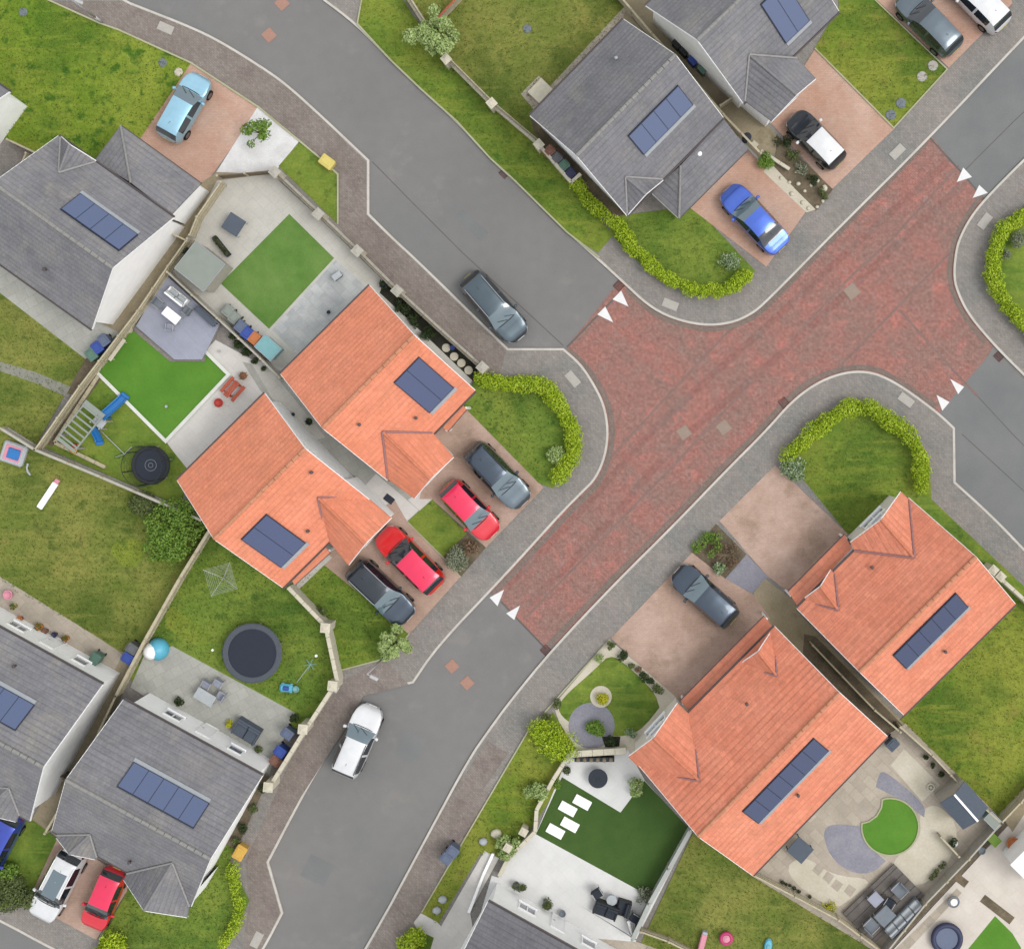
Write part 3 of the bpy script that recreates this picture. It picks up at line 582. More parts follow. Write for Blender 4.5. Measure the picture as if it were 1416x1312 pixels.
def house(label, a0, a1, b0, b1, rm, e=3.5, rise=3.0, wings=(), lean=(), panels=None, ridge='ridge_grey', cat='house', wallm='white', cap='ridge_light', pm='panel_a', flashside=None, vents=(), canopy=(), group=None, crs=.33, name='house', walls=True):
    A0, A1, B0, B1 = (W(p[0], p[1], e) for p in (a0, a1, b0, b1))
    Z = Vector((0, 0, rise)); R0, R1 = (A0+B0)/2+Z, (A1+B1)/2+Z
    cen = (A0+A1+B0+B1)/4
    h = thing(name, label, cat, (cen.x, cen.y, .1), 0, group)
    rf = RoofMB(); rf.slope(A0, A1, R1, R0, crs); rf.slope(B0, B1, R1, R0, crs)
    rf.under([A0, A1, R1, R0]); rf.under([R0, R1, B1, B0])
    roof = rf.obj('roof', M[rm], h, uvs=rf.uvs)
    mb = MB(); capline(mb, R0, R1, .11); mb.obj('ridge_tiles', M[ridge], roof, smooth=False)
    for (p, q) in ((A0, R0), (B0, R0), (A1, R1), (B1, R1)):
        mb = MB()
        out = (R0-R1).normalized()*(.03 if q is R0 else -.03)
        d = Vector((0, 0, -.09)); mb.add([p+out, q+out, q+out+d*2, p+out+d*2, p-out, q-out, q-out+d*2, p-out+d*2], [(0, 1, 2, 3), (7, 6, 5, 4), (0, 4, 5, 1), (3, 2, 6, 7)]); mb.obj('bargeboard', M['upvc'], roof)
    for (p, q, c) in ((A0, A1, B0), (B0, B1, A0)):
        o = (p-c).normalized()*.06; o.z = 0; mb = MB(); mb.cyl(p+o-Vector((0, 0, .06)), q+o-Vector((0, 0, .06)), .06, .06, 8)
        mb.obj('gutter', M['gutter'], h)
    # walls
    ov = .32; fs = [A0, A1, B1, B0]
    def inset(p, s, t): return Vector((p.x, p.y, 0))+s*ov+t*ov
    ea = (A1-A0).normalized(); eb = (B0-A0); eb.z = 0; eb.normalize()
    g = [inset(A0, ea, eb), inset(A1, -ea, eb), inset(B1, -ea, -eb), inset(B0, ea, -eb)]
    half = (B0-A0).length/2; slope = rise/half; zt = e+ov*slope-.12
    wb = MB(); vs = [(p.x, p.y, .05) for p in g]+[(p.x, p.y, zt) for p in g]
    for (i, j) in ((0, 3), (1, 2)):
        m = (g[i]+g[j])/2; vs.append((m.x, m.y, e+rise-.14))
    # 8 apex at 0/3 end, 9 apex at 1/2 end
    fcs = [(0, 1, 5, 4), (2, 3, 7, 6), (1, 2, 6, 9, 5), (3, 0, 4, 8, 7)]
    n = (g[1]-g[0]).cross(g[3]-g[0]).z
    if n < 0: fcs = [tuple(reversed(f)) for f in fcs]
    wall = wb.add(vs, fcs).obj('wall', M[wallm], h)
    order = g if n > 0 else list(reversed(g))
    for k in range(4):
        p, q = order[k], order[(k+1) % 4]; L = (q-p).length; mid = (p+q)/2; d = (q-p)/L
        nn = Vector((d.y, -d.x, 0))
        tocam = -mid.normalized()
        tocam = None
        if L > 6 and k in ((0, 2)):
            for (u, w_) in ((.24, .9), (.74, 1.1)):
                c = p+d*(L*u); window(h, c-d*w_/2, c+d*w_/2, 1.2, 2.1)
            c = p+d*(L*.49); window(h, c-d*.45, c+d*.45, .16, 2.15, True)
    # wings (cross gables)
    for w in wings:
        P = (A0, A1, R0) if w.get('side', 'A') == 'A' else (B0, B1, R0); ze = w.get('e', e)
        ap = onplane(*w['apex'], *P); VL, VR, FL, FR = (W(*w[k], ze) for k in ('VL', 'VR', 'FL', 'FR'))
        up = Vector((0, 0, .03)); ap = ap+up
        R_ = (FL+FR)/2; R_.z = ap.z
        wr = RoofMB(); wr.slope(FL, VL, ap, R_, crs); wr.slope(FR, VR, ap, R_, crs)
        wr.under([FL, VL, ap, R_]); wr.under([FR, VR, ap, R_])
        wro = wr.obj('gable_roof', M[w.get('mat', rm)], h, uvs=wr.uvs)
        mb = MB(); capline(mb, R_, ap, .08); mb.obj('ridge_tiles', M[rm], wro) if False else mb.obj('ridge_tiles', M[w.get('rt', 'ridge_dim')], wro)
        mb = MB(); mb.tube([VL+up*2, ap+up*2], .06, 8); mb.tube([VR+up*2, ap+up*2], .06, 8); mb.obj('valley', M[cap], wro)
        mb = MB(); d = Vector((0, 0, -.16)); 
        fo = (R_-ap); fo.z = 0; fo = fo.normalized()*.035 if fo.length > .01 else Vector((0, 0, 0))
        for p in (FL, FR): MB().add([p+fo, R_+fo, R_+fo+d, p+fo+d, p-fo, R_-fo, R_-fo+d, p-fo+d], [(0, 1, 2, 3), (7, 6, 5, 4), (0, 4, 5, 1), (3, 2, 6, 7)]).obj('bargeboard', M['upvc'], wro)
        # walls below the wing
        mL = (FL+FR)/2; s = (FL-FR); s.z = 0; s = s.normalized(); bk = -fo.normalized() if fo.length > 0 else Vector((0, 0, 0))
        io = w.get('inset', .28); fl = FL-s*io+bk*io; fr = FR+s*io+bk*io; depth = max(.6, (VL-FL).length+1.0)
        vl, vr = fl+bk*depth, fr+bk*depth; sl = (ap.z-ze)/max(.1, (FL-FR).length/2); zt2 = ze+io*sl-.12
        z0 = w.get('z0', .05); mid = (fl+fr)/2
        vs = [(p.x, p.y, z0) for p in (fl, fr, vr, vl)]+[(p.x, p.y, zt2) for p in (fl, fr, vr, vl)]+[(mid.x, mid.y, ap.z-.13)]
        q = MB().add(vs, [(0, 1, 5, 8, 4), (1, 2, 6, 5), (3, 0, 4, 7)]).obj('gable_wall', M[wallm], h)
        L = (fr-fl).length
        if L > 2:
            d1 = (fl-fr).normalized(); 
            if Vector((d1.y, -d1.x, 0)).dot(-bk) > 0: d2 = d1
            else: d2 = -d1
            if z0 < 1:
                if w.get('garage'): window(h, mid-d2*1.1, mid+d2*1.1, .16, 2.2, True)
                else: window(h, mid-d2*.8, mid+d2*.8, 1.1, 2.3)
            window(h, mid-d2*.45, mid+d2*.45, ze-1.0, ze-.1)
    for w in lean:   # monopitch with a hipped end
        e2, r2 = w.get('e2', 2.4), w.get('r2', e-.15)
        F0, F1, K0 = W(*w['F0'], e2), W(*w['F1'], e2), W(*w['K0'], e2); Hp, B_ = W(*w['Hp'], r2), W(*w['B1'], r2)
        wr = RoofMB(); wr.slope(F0, F1, B_, Hp, crs); wr.under([F0, F1, B_, Hp])
        wr.slope(K0, F0, Hp, Hp, crs)
        wro = wr.obj('garage_roof' if w.get('garage', True) else 'porch_roof', M[w.get('mat', rm)], h, uvs=wr.uvs)
        mb = MB(); capline(mb, F0+Vector((0, 0, .03)), Hp+Vector((0, 0, .03)), .07); mb.obj('hip_tiles', M[w.get('hip', ridge)], wro)
        mb = MB(); mb.cyl(F0-Vector((0, 0, .06)), F1-Vector((0, 0, .06)), .055, .055, 8); mb.obj('gutter', M['gutter'], wro)
        o = .22; x = (F1-F0).normalized(); y = (K0-F0); y.z = 0; y.normalize()
        f0, f1 = F0+x*o+y*o, F1-x*.1+y*o; D = (K0-F0); D.z = 0; D = D.length-.1
        k0, k1 = f0+y*(D), f1+y*(D); zs = e2+o*(r2-e2)/max(.4, D)-.12
        vs = [(p.x, p.y, .05) for p in (f0, f1, k1, k0)]+[(f0.x, f0.y, zs), (f1.x, f1.y, zs), (k1.x, k1.y, r2-.15), (k0.x, k0.y, zs)]
        MB().add(vs, [(0, 1, 5, 4), (1, 2, 6, 5), (3, 0, 4, 7)]).obj('garage_wall', M[wallm], h)
        L = (f1-f0).length
        if L > 3:
            c = f0+x*L*.55; d = x if Vector((x.y, -x.x, 0)).dot(-y) > 0 else -x
            g = MB(); q = c-y*.02; g.box((q.x, q.y, 1.2), (2.3, .05, 2.05), atan2(d.y, d.x)); gd = g.obj('garage_door', M['upvc'], h)
            fr = MB()
            for k in range(5): fr.box((q.x-y.x*.03, q.y-y.y*.03, .4+k*.4), (2.2, .02, .03), atan2(d.y, d.x))
            fr.obj('door_rib', M['flash'], gd)
    for cpy in canopy:  # lean-to porch strips: outer edge pts o0,o1 ; inner i0,i1
        o0, o1 = W(*cpy['o'][0], 2.45), W(*cpy['o'][1], 2.45); i0, i1 = W(*cpy['i'][0], 2.9), W(*cpy['i'][1], 2.9)
        wr = RoofMB(); wr.slope(o0, o1, i1, i0, crs); wr.under([o0, o1, i1, i0]); po = wr.obj('porch_roof', M[cpy.get('mat', rm)], h, uvs=wr.uvs)
        mb = MB(); mb.cyl(o0-Vector((0, 0, .05)), o1-Vector((0, 0, .05)), .055, .055, 8); mb.obj('gutter', M['gutter'], po)
        for p, q in ((o0, i0), (o1, i1)):
            mb = MB(); c = lerp(p, q, .3); mb.box((c.x, c.y, 1.25), (.12, .12, 2.3), atan2(ea.y, ea.x)); mb.obj('porch_post', M['upvc'], po)
    if panels:
        for (q, n, side, fe) in panels:
            P = (A0, A1, R0) if side == 'A' else (B0, B1, R0)
            nr = (P[1]-P[0]).cross(P[2]-P[0]).normalized(); nr = nr if nr.z > 0 else -nr
            c = [onplane(*p, *P)+nr*.1 for p in q]
            # squared up
            m = sum(c, Vector((0, 0, 0)))/4; u = ((c[1]-c[0])+(c[2]-c[3]))/2; v = ((c[3]-c[0])+(c[2]-c[1]))/2
            e1 = ea if abs(u.normalized().dot(ea)) > .5 else nr.cross(ea).normalized(); e1 = e1*(1 if e1.dot(u) > 0 else -1); e2_ = nr.cross(e1); e2_ = e2_*(1 if e2_.dot(v) > 0 else -1)
            U, V = u.length, v.length; o = m-e1*U/2-e2_*V/2
            def slab(mb, a, b, c_, d, lo, hi):
                vs = [o+e1*x+e2_*y+nr*hh for hh in (lo, hi) for (x, y) in ((a, c_), (b, c_), (b, d), (a, d))]
                flip = e1.cross(e2_).dot(nr) < 0; f = [(3, 2, 1, 0), (4, 5, 6, 7), (0, 1, 5, 4), (1, 2, 6, 5), (2, 3, 7, 6), (3, 0, 4, 7)]
                mb.add(vs, [tuple(reversed(x)) for x in f] if flip else f)
            mb = MB(); slab(mb, -.03, U+.03, -.03, V+.03, -.08, 0); arr = mb.obj('solar_array', M['panel_frame'], h)
            for i in range(n):
                mb = MB(); slab(mb, U*i/n+.018, U*(i+1)/n-.018, .02, V-.02, -.02, .025); mb.obj('solar_panel', M[pm], arr)
            mb = MB()
            if fe == 2: slab(mb, .02, U+.1, V+.04, V+.26, -.07, -.045)
            if fe == 0: slab(mb, -.1, U-.02, -.26, -.04, -.07, -.045)
            if fe == 1: slab(mb, U+.04, U+.24, 0, V, -.07, -.045)
            if fe is not None: mb.obj('flashing', M['flash'], arr)
    for (px, py, side, m_) in vents:
        P = (A0, A1, R0) if side == 'A' else (B0, B1, R0); p = onplane(px, py, *P)
        MB().lathe((p.x, p.y, p.z-.05), [(.0, .42), (.09, .4), (.1, .3), (.06, .3), (.06, 0)], 10).obj('roof_vent', M[m_], h)
    return h
G = 'ridge_light'
house('grey tiled house with four solar panels beside the light blue car', (81, 188), (240, 301), (-32, 342), (127, 455), 'roof_grey_n',
      wings=[dict(apex=(82, 239), VL=(84, 191), VR=(132, 224), FL=(84, 189), FR=(133, 223), z0=2.9)],
      lean=[dict(F0=(167, 174), F1=(278, 254), Hp=(181, 253), B1=(237, 297), K0=(131, 222))],
      panels=[([(109, 267), (187, 325), (166, 349), (88, 292)], 4, 'A', 0)], vents=[(64, 373, 'B', 'gutter')])
house('grey tiled house with bins at its side and the bright blue car in front', (867, 298), (1000, 163), (733, 160), (862, 27), 'roof_grey',
      wings=[dict(apex=(865, 245), VL=(867, 295), VR=(916, 248), FL=(868, 297), FR=(917, 249), z0=2.9)],
      lean=[dict(F0=(939, 302), F1=(1034, 207), Hp=(941, 229), B1=(1001, 165), K0=(901, 266))],
      panels=[([(869, 189), (935, 118), (958, 145), (889, 212)], 4, 'A', 2)], vents=[(852, 82, 'B', 'flash')])
house('grey tiled house at the top edge of the photo, behind the black and white hatchback', (1028, 143), (1160, 16), (893, 8), (1025, -119), 'roof_grey_n',
      wings=[dict(apex=(1036, 76), VL=(1030, 140), VR=(1102, 81), FL=(1067, 168), FR=(1128, 109), garage=True)],
      panels=[([(1049, 10), (1080, -22), (1121, 24), (1089, 57)], 2, 'A', 2)])
house('orange tiled house with two solar panels next to the light grey slab patio', (536, 664), (657, 540), (388, 517), (511, 395), 'roof_orange', ridge='ridge_orange', cap='ridge_lilac', crs=.3,
      wings=[dict(apex=(529, 597), VL=(536, 662), VR=(598, 598), FL=(573, 689), FR=(627, 632), garage=True, rt='ridge_orange2')],
      panels=[([(544, 528), (579, 494), (627, 536), (593, 569)], 2, 'A', 2)], pm='panel_b', vents=[(498, 587, 'A', 'gutter'), (576, 578, 'A', 'gutter')],
      canopy=[dict(o=[(619, 596), (645, 566)], i=[(612, 592), (640, 560)])])
house('orange tiled house with two solar panels beside the round black trampoline with netting', (391, 812), (512, 692), (245, 664), (366, 544), 'roof_orange', ridge='ridge_orange', cap='ridge_lilac', crs=.3,
      wings=[dict(apex=(440, 688), VL=(450, 742), VR=(504, 684), FL=(482, 781), FR=(541, 716), garage=True, rt='ridge_orange2')],
      panels=[([(334, 745), (368, 710), (421, 750), (388, 783)], 2, 'A', 2)], pm='panel_b', vents=[(432, 653, 'A', 'gutter'), (427, 734, 'A', 'gutter')],
      canopy=[dict(o=[(408, 808), (456, 764)], i=[(402, 801), (450, 756)], mat='roof_orange')])
house('red-orange tiled house with five dark blue solar panels near the right edge of the photo', (1250, 988), (1404, 835), (1102, 841), (1256, 688), 'roof_red', ridge='ridge_orange', cap='ridge_lilac', crs=.34,
      wings=[dict(side='B', apex=(1264, 771), VL=(1181, 761), VR=(1257, 691), FL=(1176, 750), FR=(1246, 680), rt='ridge_orange2'),
             dict(side='B', apex=(1159, 843), VL=(1118, 833), VR=(1154, 793), FL=(1113, 827), FR=(1149, 788), rt='ridge_orange2', z0=2.9)],
      panels=[([(1235, 906), (1319, 819), (1337, 837), (1253, 923)], 5, 'A', 2)], pm='panel_c', vents=[(1205, 784, 'B', 'gutter'), (1306, 900, 'A', 'gutter')],
      canopy=[dict(o=[(1090, 818), (1168, 739)], i=[(1103, 838), (1178, 758)])], wallm='cream')
house('red-orange tiled house with six dark blue solar panels beside the round lawn', (1041, 1210), (1227, 1018), (882, 1056), (1071, 866), 'roof_red', ridge='ridge_orange', cap='ridge_lilac', crs=.34,
      wings=[dict(side='B', apex=(967, 1079), VL=(889, 1066), VR=(958, 992), FL=(869, 1046), FR=(937, 972), rt='ridge_orange2'),
             dict(side='B', apex=(1074, 934), VL=(1030, 922), VR=(1071, 879), FL=(1025, 917), FR=(1066, 874), rt='ridge_orange2', z0=2.9)],
      panels=[([(1027, 1118), (1125, 1020), (1144, 1037), (1046, 1138)], 6, 'A', 2)], pm='panel_c', vents=[(1032, 972, 'B', 'gutter'), (1103, 1098, 'A', 'gutter')],
      canopy=[dict(o=[(941, 969), (1057, 852)], i=[(957, 988), (1068, 866)])], wallm='cream')
house('grey tiled house with five solar panels above the white car and small red car', (171, 967), (363, 1072), (72, 1148), (264, 1253), 'roof_grey_n', e=4.0,
      wings=[dict(side='B', apex=(239, 1192), VL=(176, 1207), VR=(262, 1252), FL=(171, 1216), FR=(259, 1268)),
             dict(side='B', apex=(125, 1153), VL=(80, 1154), VR=(134, 1184), FL=(78, 1158), FR=(132, 1188), z0=3.0)],
      panels=[([(184, 1055), (289, 1110), (267, 1146), (164, 1087)], 5, 'A', 0)], vents=[(181, 1190, 'B', 'gutter')])
house('grey tiled house on the left edge with solar panels and terracotta pots along its wall', (-50, 840), (142, 946), (-151, 1029), (41, 1135), 'roof_grey_n', e=4.0,
      wings=[dict(side='B', apex=(13, 1089), VL=(-42, 1086), VR=(27, 1126), FL=(-47, 1096), FR=(22, 1136), z0=3)],
      panels=[([(-58, 918), (46, 974), (23, 1010), (-81, 954)], 5, 'A', 0)], vents=[(22, 920, 'A', 'gutter')])
house('dark grey tiled house cut off by the bottom edge, white wall to the patio', (675, 1246), (865, 1352), (574, 1427), (764, 1533), 'roof_dark', e=4.4)
house('grey roofed house of which only a corner shows at the left edge', (-145, 15), (13, 127), (-258, 170), (-100, 282), 'roof_grey_n')
# ================================================================ CARS
def interp(tab, t):
    for i in range(len(tab)-1):
        (a, va), (b, vb) = tab[i], tab[i+1]
        if t <= b or i == len(tab)-2:
            u = min(1, max(0, (t-a)/(b-a))); u = u*u*(3-2*u)*.5+u*.5; return va+(vb-va)*u
PROF = {
 'hatch': dict(H=1.48, top=[(0, .62), (.015, .86), (.04, 1.06), (.08, 1.34), (.12, 1.44), (.24, 1.48), (.40, 1.49), (.55, 1.45), (.62, 1.33), (.72, 1.04), (.76, .985), (.86, .93), (.94, .83), (.985, .66), (1, .52)],
               rw=(.035, .10), ws=(.57, .735), sg=(.17, .66), pil=(.395, .425)),
 'suv': dict(H=1.62, top=[(0, .70), (.012, .95), (.03, 1.1), (.07, 1.46), (.11, 1.60), (.2, 1.63), (.40, 1.64), (.54, 1.60), (.61, 1.46), (.70, 1.14), (.74, 1.08), (.86, 1.03), (.94, .93), (.985, .74), (1, .58)],
               rw=(.03, .09), ws=(.56, .715), sg=(.13, .65), pil=(.38, .41)),
 'saloon': dict(H=1.45, top=[(0, .66), (.015, .9), (.06, 1.0), (.12, 1.03), (.17, 1.1), (.27, 1.38), (.34, 1.44), (.45, 1.45), (.56, 1.40), (.62, 1.28), (.72, 1.0), (.76, .95), (.86, .90), (.94, .80), (.985, .64), (1, .5)],
               rw=(.16, .30), ws=(.56, .73), sg=(.26, .66), pil=(.43, .455)),
}
BODYW = [(0, .48), (.012, .66), (.04, .83), (.10, .93), (.2, .98), (.35, 1.0), (.68, 1.0), (.82, .975), (.9, .91), (.95, .81), (.98, .67), (1, .50)]
NCAR = [0]
def car(label, body, px, py, fx, fy, L=4.3, Wd=1.78, kind='hatch', roof=None, bonnet=None, glass='carglass', wsg=None, z=0, rails=False, trim=None, group=None, rearglass=None, sunroof=False):
    """fx,fy: pixel vector pointing to the front"""
    P = PROF[kind]; a = atan2(-fy, fx); p = W(px, py, .8); t0 = thing('car', label, 'car', (p.x, p.y, z), a, group)
    hw = Wd/2*.965; ts = sorted(set([0, .008, .015, .03, .05, .07, .10, .13, .17, .2, .24, .28, .32, .36, .46, .5, .54, .60, .64, .68, .79, .82, .86, .9, .94, .965, .985, .995, 1]+list(P['rw'])+list(P['ws'])+list(P['sg'])+list(P['pil'])))
    ax = (.19, .815); r = .37*min(1, Wd/1.7); rows = []
    for t in ts:
        x = (t-.5)*L; top = interp(P['top'], t); w = interp(BODYW, t)*hw
        beltmax = P['H']*.635+ (.03 if kind != 'suv' else .04); belt = min(top-.03, beltmax-.05*max(0, t-.5)); cab = max(0, min(1, (top-belt-.03)/(P['H']-beltmax)))
        arch = 0
        for c in ax:
            dx = (t-c)*L
            if abs(dx) < r: arch = max(arch, sqrt(r*r-dx*dx)+.30)
        zl = .2; z1 = max(zl, arch); z2 = max(.42, arch+.02); z3 = max(min(belt-.12, .72), z2+.02); z3 = min(z3, belt-.03)
        z2 = min(z2, z3-.02)
        wt = lerp(w*.93, min(w*.9, hw*.655), cab); zt = top-.045*cab-.012
        sec = [(0, zl), (w*.90, z1), (w*.985, z2), (w*1.0, z3), (w*.965, belt), (lerp(w*.945, min(w*.93, hw*.715), cab), lerp(belt+.012, zt, .96 if cab > .02 else .5)), (wt*.88, zt+.02), (wt*.5, top-.004), (0, top+.006)]
        rows.append([(x, y, zz) for (y, zz) in sec])
    for q in rows: pass
    n = len(ts); m = 9
    vid = {}
    body_m, ws_m, rw_m, sg_m, hl_m, tl_m, rf_m, bn_m, gr_m = (MB() for _ in range(9))
    def addface(mb, q): mb.add(q, [(0, 1, 2, 3)])
    for i in range(n-1):
        tm = (ts[i]+ts[i+1])/2
        for j in range(m-1):
            tgt = body_m
            inws = P['ws'][0] < tm < P['ws'][1]; inrw = P['rw'][0] < tm < P['rw'][1]
            if inws and j >= 5: tgt = ws_m
            elif inrw and j >= 5: tgt = rw_m
            elif P['sg'][0] < tm < P['sg'][1] and j == 4 and not (P['pil'][0] < tm < P['pil'][1]): tgt = sg_m
            elif tm > .945 and j in (3, 4) : tgt = hl_m
            elif tm < .03 and j in (3, 4): tgt = tl_m
            elif roof and P['rw'][1] <= tm <= P['ws'][0] and j >= 5: tgt = rf_m
            elif bonnet and tm > P['ws'][1] and j >= 4: tgt = bn_m
            elif tm > .985 and j <= 2: tgt = gr_m
            a1, b1, c1, d1 = rows[i][j], rows[i+1][j], rows[i+1][j+1], rows[i][j+1]
            addface(tgt, [a1, b1, c1, d1])
            addface(tgt, [(q[0], -q[1], q[2]) for q in (d1, c1, b1, a1)])
    # close the ends
    for (i, s) in ((0, 1), (n-1, -1)):
        R_ = rows[i]
        for j in range(1, m-1):
            q = [R_[j], R_[j+1], (R_[j+1][0], -R_[j+1][1], R_[j+1][2]), (R_[j][0], -R_[j][1], R_[j][2])]
            body_m.add(q if s > 0 else list(reversed(q)), [(0, 1, 2, 3)])
        tri = [R_[0], R_[1], (R_[1][0], -R_[1][1], R_[1][2])]; body_m.add(tri if s > 0 else list(reversed(tri)), [(0, 1, 2)])
    def weld(o, sub=0):
        import bmesh
        bm = bmesh.new(); bm.from_mesh(o.data); bmesh.ops.remove_doubles(bm, verts=bm.verts, dist=.0005); bmesh.ops.recalc_face_normals(bm, faces=bm.faces) if sub else None
        bm.to_mesh(o.data); bm.free(); smooth_by_angle(o, 38); return o
    b = weld(body_m.obj('body', M[body], t0, local=True))
    if roof: weld(rf_m.obj('roof_panel', M[roof], t0, local=True))
    if bonnet: weld(bn_m.obj('bonnet', M[bonnet], t0, local=True))
    weld(ws_m.obj('windscreen', M[wsg or glass], t0, local=True)); weld(rw_m.obj('rear_window', M[rearglass or glass], t0, local=True))
    def split_sides(mb, name, mat):
        for s in (1, -1):
            k = MB()
            for f in mb.f:
                q = [mb.v[i] for i in f]
                if sum(v[1] for v in q)*s > 0: k.add(q, [tuple(range(len(q)))])
            if k.f: weld(k.obj(name, M[mat], t0, local=True))
    split_sides(sg_m, 'side_window', 'carglass'); split_sides(hl_m, 'headlight', 'headlight'); split_sides(tl_m, 'taillight', 'taillight')
    weld(gr_m.obj('grille', M['black'], t0, local=True))
    # shut lines, wipers, plates
    tr = MB()
    tw = (P['ws'][1]-.5)*L+.03; zz = interp(P['top'], P['ws'][1])+.012
    tr.tube([(tw, -.62*hw*1.1, zz-.03), (tw+.03, -.3, zz+.0), (tw+.035, 0, zz+.004), (tw+.03, .3, zz), (tw, .62*hw*1.1, zz-.03)], .022, 6)
    tr.obj('scuttle', M['black'], t0, local=True)
    k = MB(); k.tube([(tw-.02, .1, zz+.015), (tw-.26, -.42, zz+.16)], .012, 5); k.obj('wiper', M['black'], t0, local=True)
    k = MB(); k.tube([(tw-.02, .55, zz), (tw-.26, .1, zz+.17)], .012, 5); k.obj('wiper', M['black'], t0, local=True)
    for s in (1, -1):
        k = MB(); xm = (P['ws'][1]-.5)*L-.30; k.bbox((xm, s*(hw+.09), P['H']*.66), (.17, .2, .13), s*.2, .04); k.box((xm, s*(hw-.02), P['H']*.65), (.05, .14, .04))
        k.obj('wing_mirror', M[trim or body], t0, local=True)
        for c in ax:
            x = (c-.5)*L; y = s*(hw-.115); k = MB(); k.cyl((x, y-.1, .315), (x, y+.1, .315), .315, .315, 20); wh = k.obj('wheel', M['rubber'], t0, local=True)
            k = MB(); k.cyl((x, y+s*.101, .315), (x, y+s*.106, .315), .2, .19, 16); rm = k.obj('rim', M['alloy'], wh, local=True)
        if rails:
            k = MB(); x0, x1 = (P['rw'][1]-.47)*L, (P['ws'][0]-.5)*L; k.tube([(x0, s*hw*.70, P['H']-.02), (x0+.15, s*hw*.70, P['H']+.035), (x1-.15, s*hw*.70, P['H']+.035), (x1, s*hw*.70, P['H']-.04)], .022, 6)
            k.obj('roof_rail', M[rails], t0, local=True)
    k = MB(); k.box((L/2+.005, 0, .42), (.02, .5, .11)); k.obj('number_plate', M['upvc'], t0, local=True)
    k = MB(); k.box((-L/2-.005, 0, .62), (.02, .5, .11)); k.obj('number_plate', M['yellow'], t0, local=True)
    if sunroof: k = MB(); k.bbox((L*-.08, 0, P['H']+.0), (L*.36, hw*.98, .05), 0, .03); L_ = k.obj('sunroof', M['carglass_lt'], t0, local=True)
    k = MB(); k.cyl((-L*.26, 0, P['H']-.01), (-L*.30, 0, P['H']+.13), .012, .006, 5); k.obj('aerial', M['black'], t0, local=True)
    return t0
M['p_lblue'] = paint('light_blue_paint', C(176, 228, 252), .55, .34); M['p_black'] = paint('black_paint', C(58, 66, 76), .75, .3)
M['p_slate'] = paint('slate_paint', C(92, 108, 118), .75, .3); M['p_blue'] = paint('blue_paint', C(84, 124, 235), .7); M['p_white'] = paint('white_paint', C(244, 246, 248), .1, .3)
M['p_red'] = paint('red_paint', (.52, .004, .006, 1), .1); M['p_red2'] = paint('crimson_paint', (.5, .004, .018, 1), .1); M['p_skyroof'] = paint('red_paint_sky_tint', (.6, .004, .06, 1), .1)  # red roofs tinted magenta: sky reflection put into the paint colour
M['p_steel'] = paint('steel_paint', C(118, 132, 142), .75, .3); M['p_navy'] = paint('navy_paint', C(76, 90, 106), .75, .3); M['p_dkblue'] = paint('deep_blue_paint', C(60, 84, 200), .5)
DZ = .15
car('light blue hatchback parked on the red driveway by the top left lawn', 'p_lblue', 255, 149, 42, -75, 4.2, 1.76, 'hatch', z=DZ, wsg='carglass_lt')
car('dark slate car parked in the road, its nearside wheels by the kerb', 'p_slate', 683, 424, 76, 88, 4.7, 1.84, 'hatch', wsg='carglass_lt', rails='flash')
car('bright blue saloon on the red driveway in front of the grey house', 'p_blue', 1043, 303, -76, -82, 4.7, 1.82, 'saloon', z=DZ, wsg='carglass_lt')
car('small black hatchback with a white roof on the red driveway', 'p_black', 1128, 194, -66, -68, 3.9, 1.72, 'hatch', roof='p_white', z=DZ, trim='p_white')
car('grey car beside the white car at the top right corner', 'p_steel', 1284, 32, -78, -80, 4.5, 1.82, 'hatch', z=DZ)
car('white car cut off by the top edge near the right corner', 'p_white', 1351, 0, -78, -80, 4.4, 1.82, 'hatch', z=DZ, wsg='carglass_lt')
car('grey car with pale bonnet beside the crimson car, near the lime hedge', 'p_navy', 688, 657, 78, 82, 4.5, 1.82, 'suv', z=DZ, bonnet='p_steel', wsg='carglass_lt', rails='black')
car('crimson hatchback beside the small square lawn, its bonnet to the street', 'p_red2', 650, 705, 68, 72, 3.95, 1.74, 'hatch', roof='p_skyroof', z=DZ, wsg='carglass_lt')
car('red car with sky reflection painted into its roof parked next to the black car', 'p_red', 567, 774, -84, -84, 4.6, 1.84, 'hatch', roof='p_skyroof', z=DZ)
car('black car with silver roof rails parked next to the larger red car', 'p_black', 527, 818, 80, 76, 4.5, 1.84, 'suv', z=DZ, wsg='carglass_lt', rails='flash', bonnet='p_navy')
car('dark grey car alone on the tan driveway below the planting bed', 'p_navy', 975, 824, -78, -70, 4.35, 1.8, 'hatch', z=DZ, wsg='carglass_lt')
car('white car parked in the road beside the kerb, lower left of centre', 'p_white', 494, 1025, 36, -84, 4.3, 1.84, 'suv', wsg='carglass_lt', rails='black')
car('white car with a dark glass sunroof next to the small red car', 'p_white', 80, 1223, -48, 92, 4.45, 1.82, 'suv', z=DZ, rails='upvc', sunroof=True)
car('small red car on the driveway at bottom left, next to a white car', 'p_red2', 144, 1242, -33, 78, 3.75, 1.68, 'hatch', roof='p_skyroof', z=DZ)
car('blue car cut off by the left edge near the bottom', 'p_dkblue', -6, 1170, -44, 80, 4.4, 1.82, 'hatch', z=DZ)
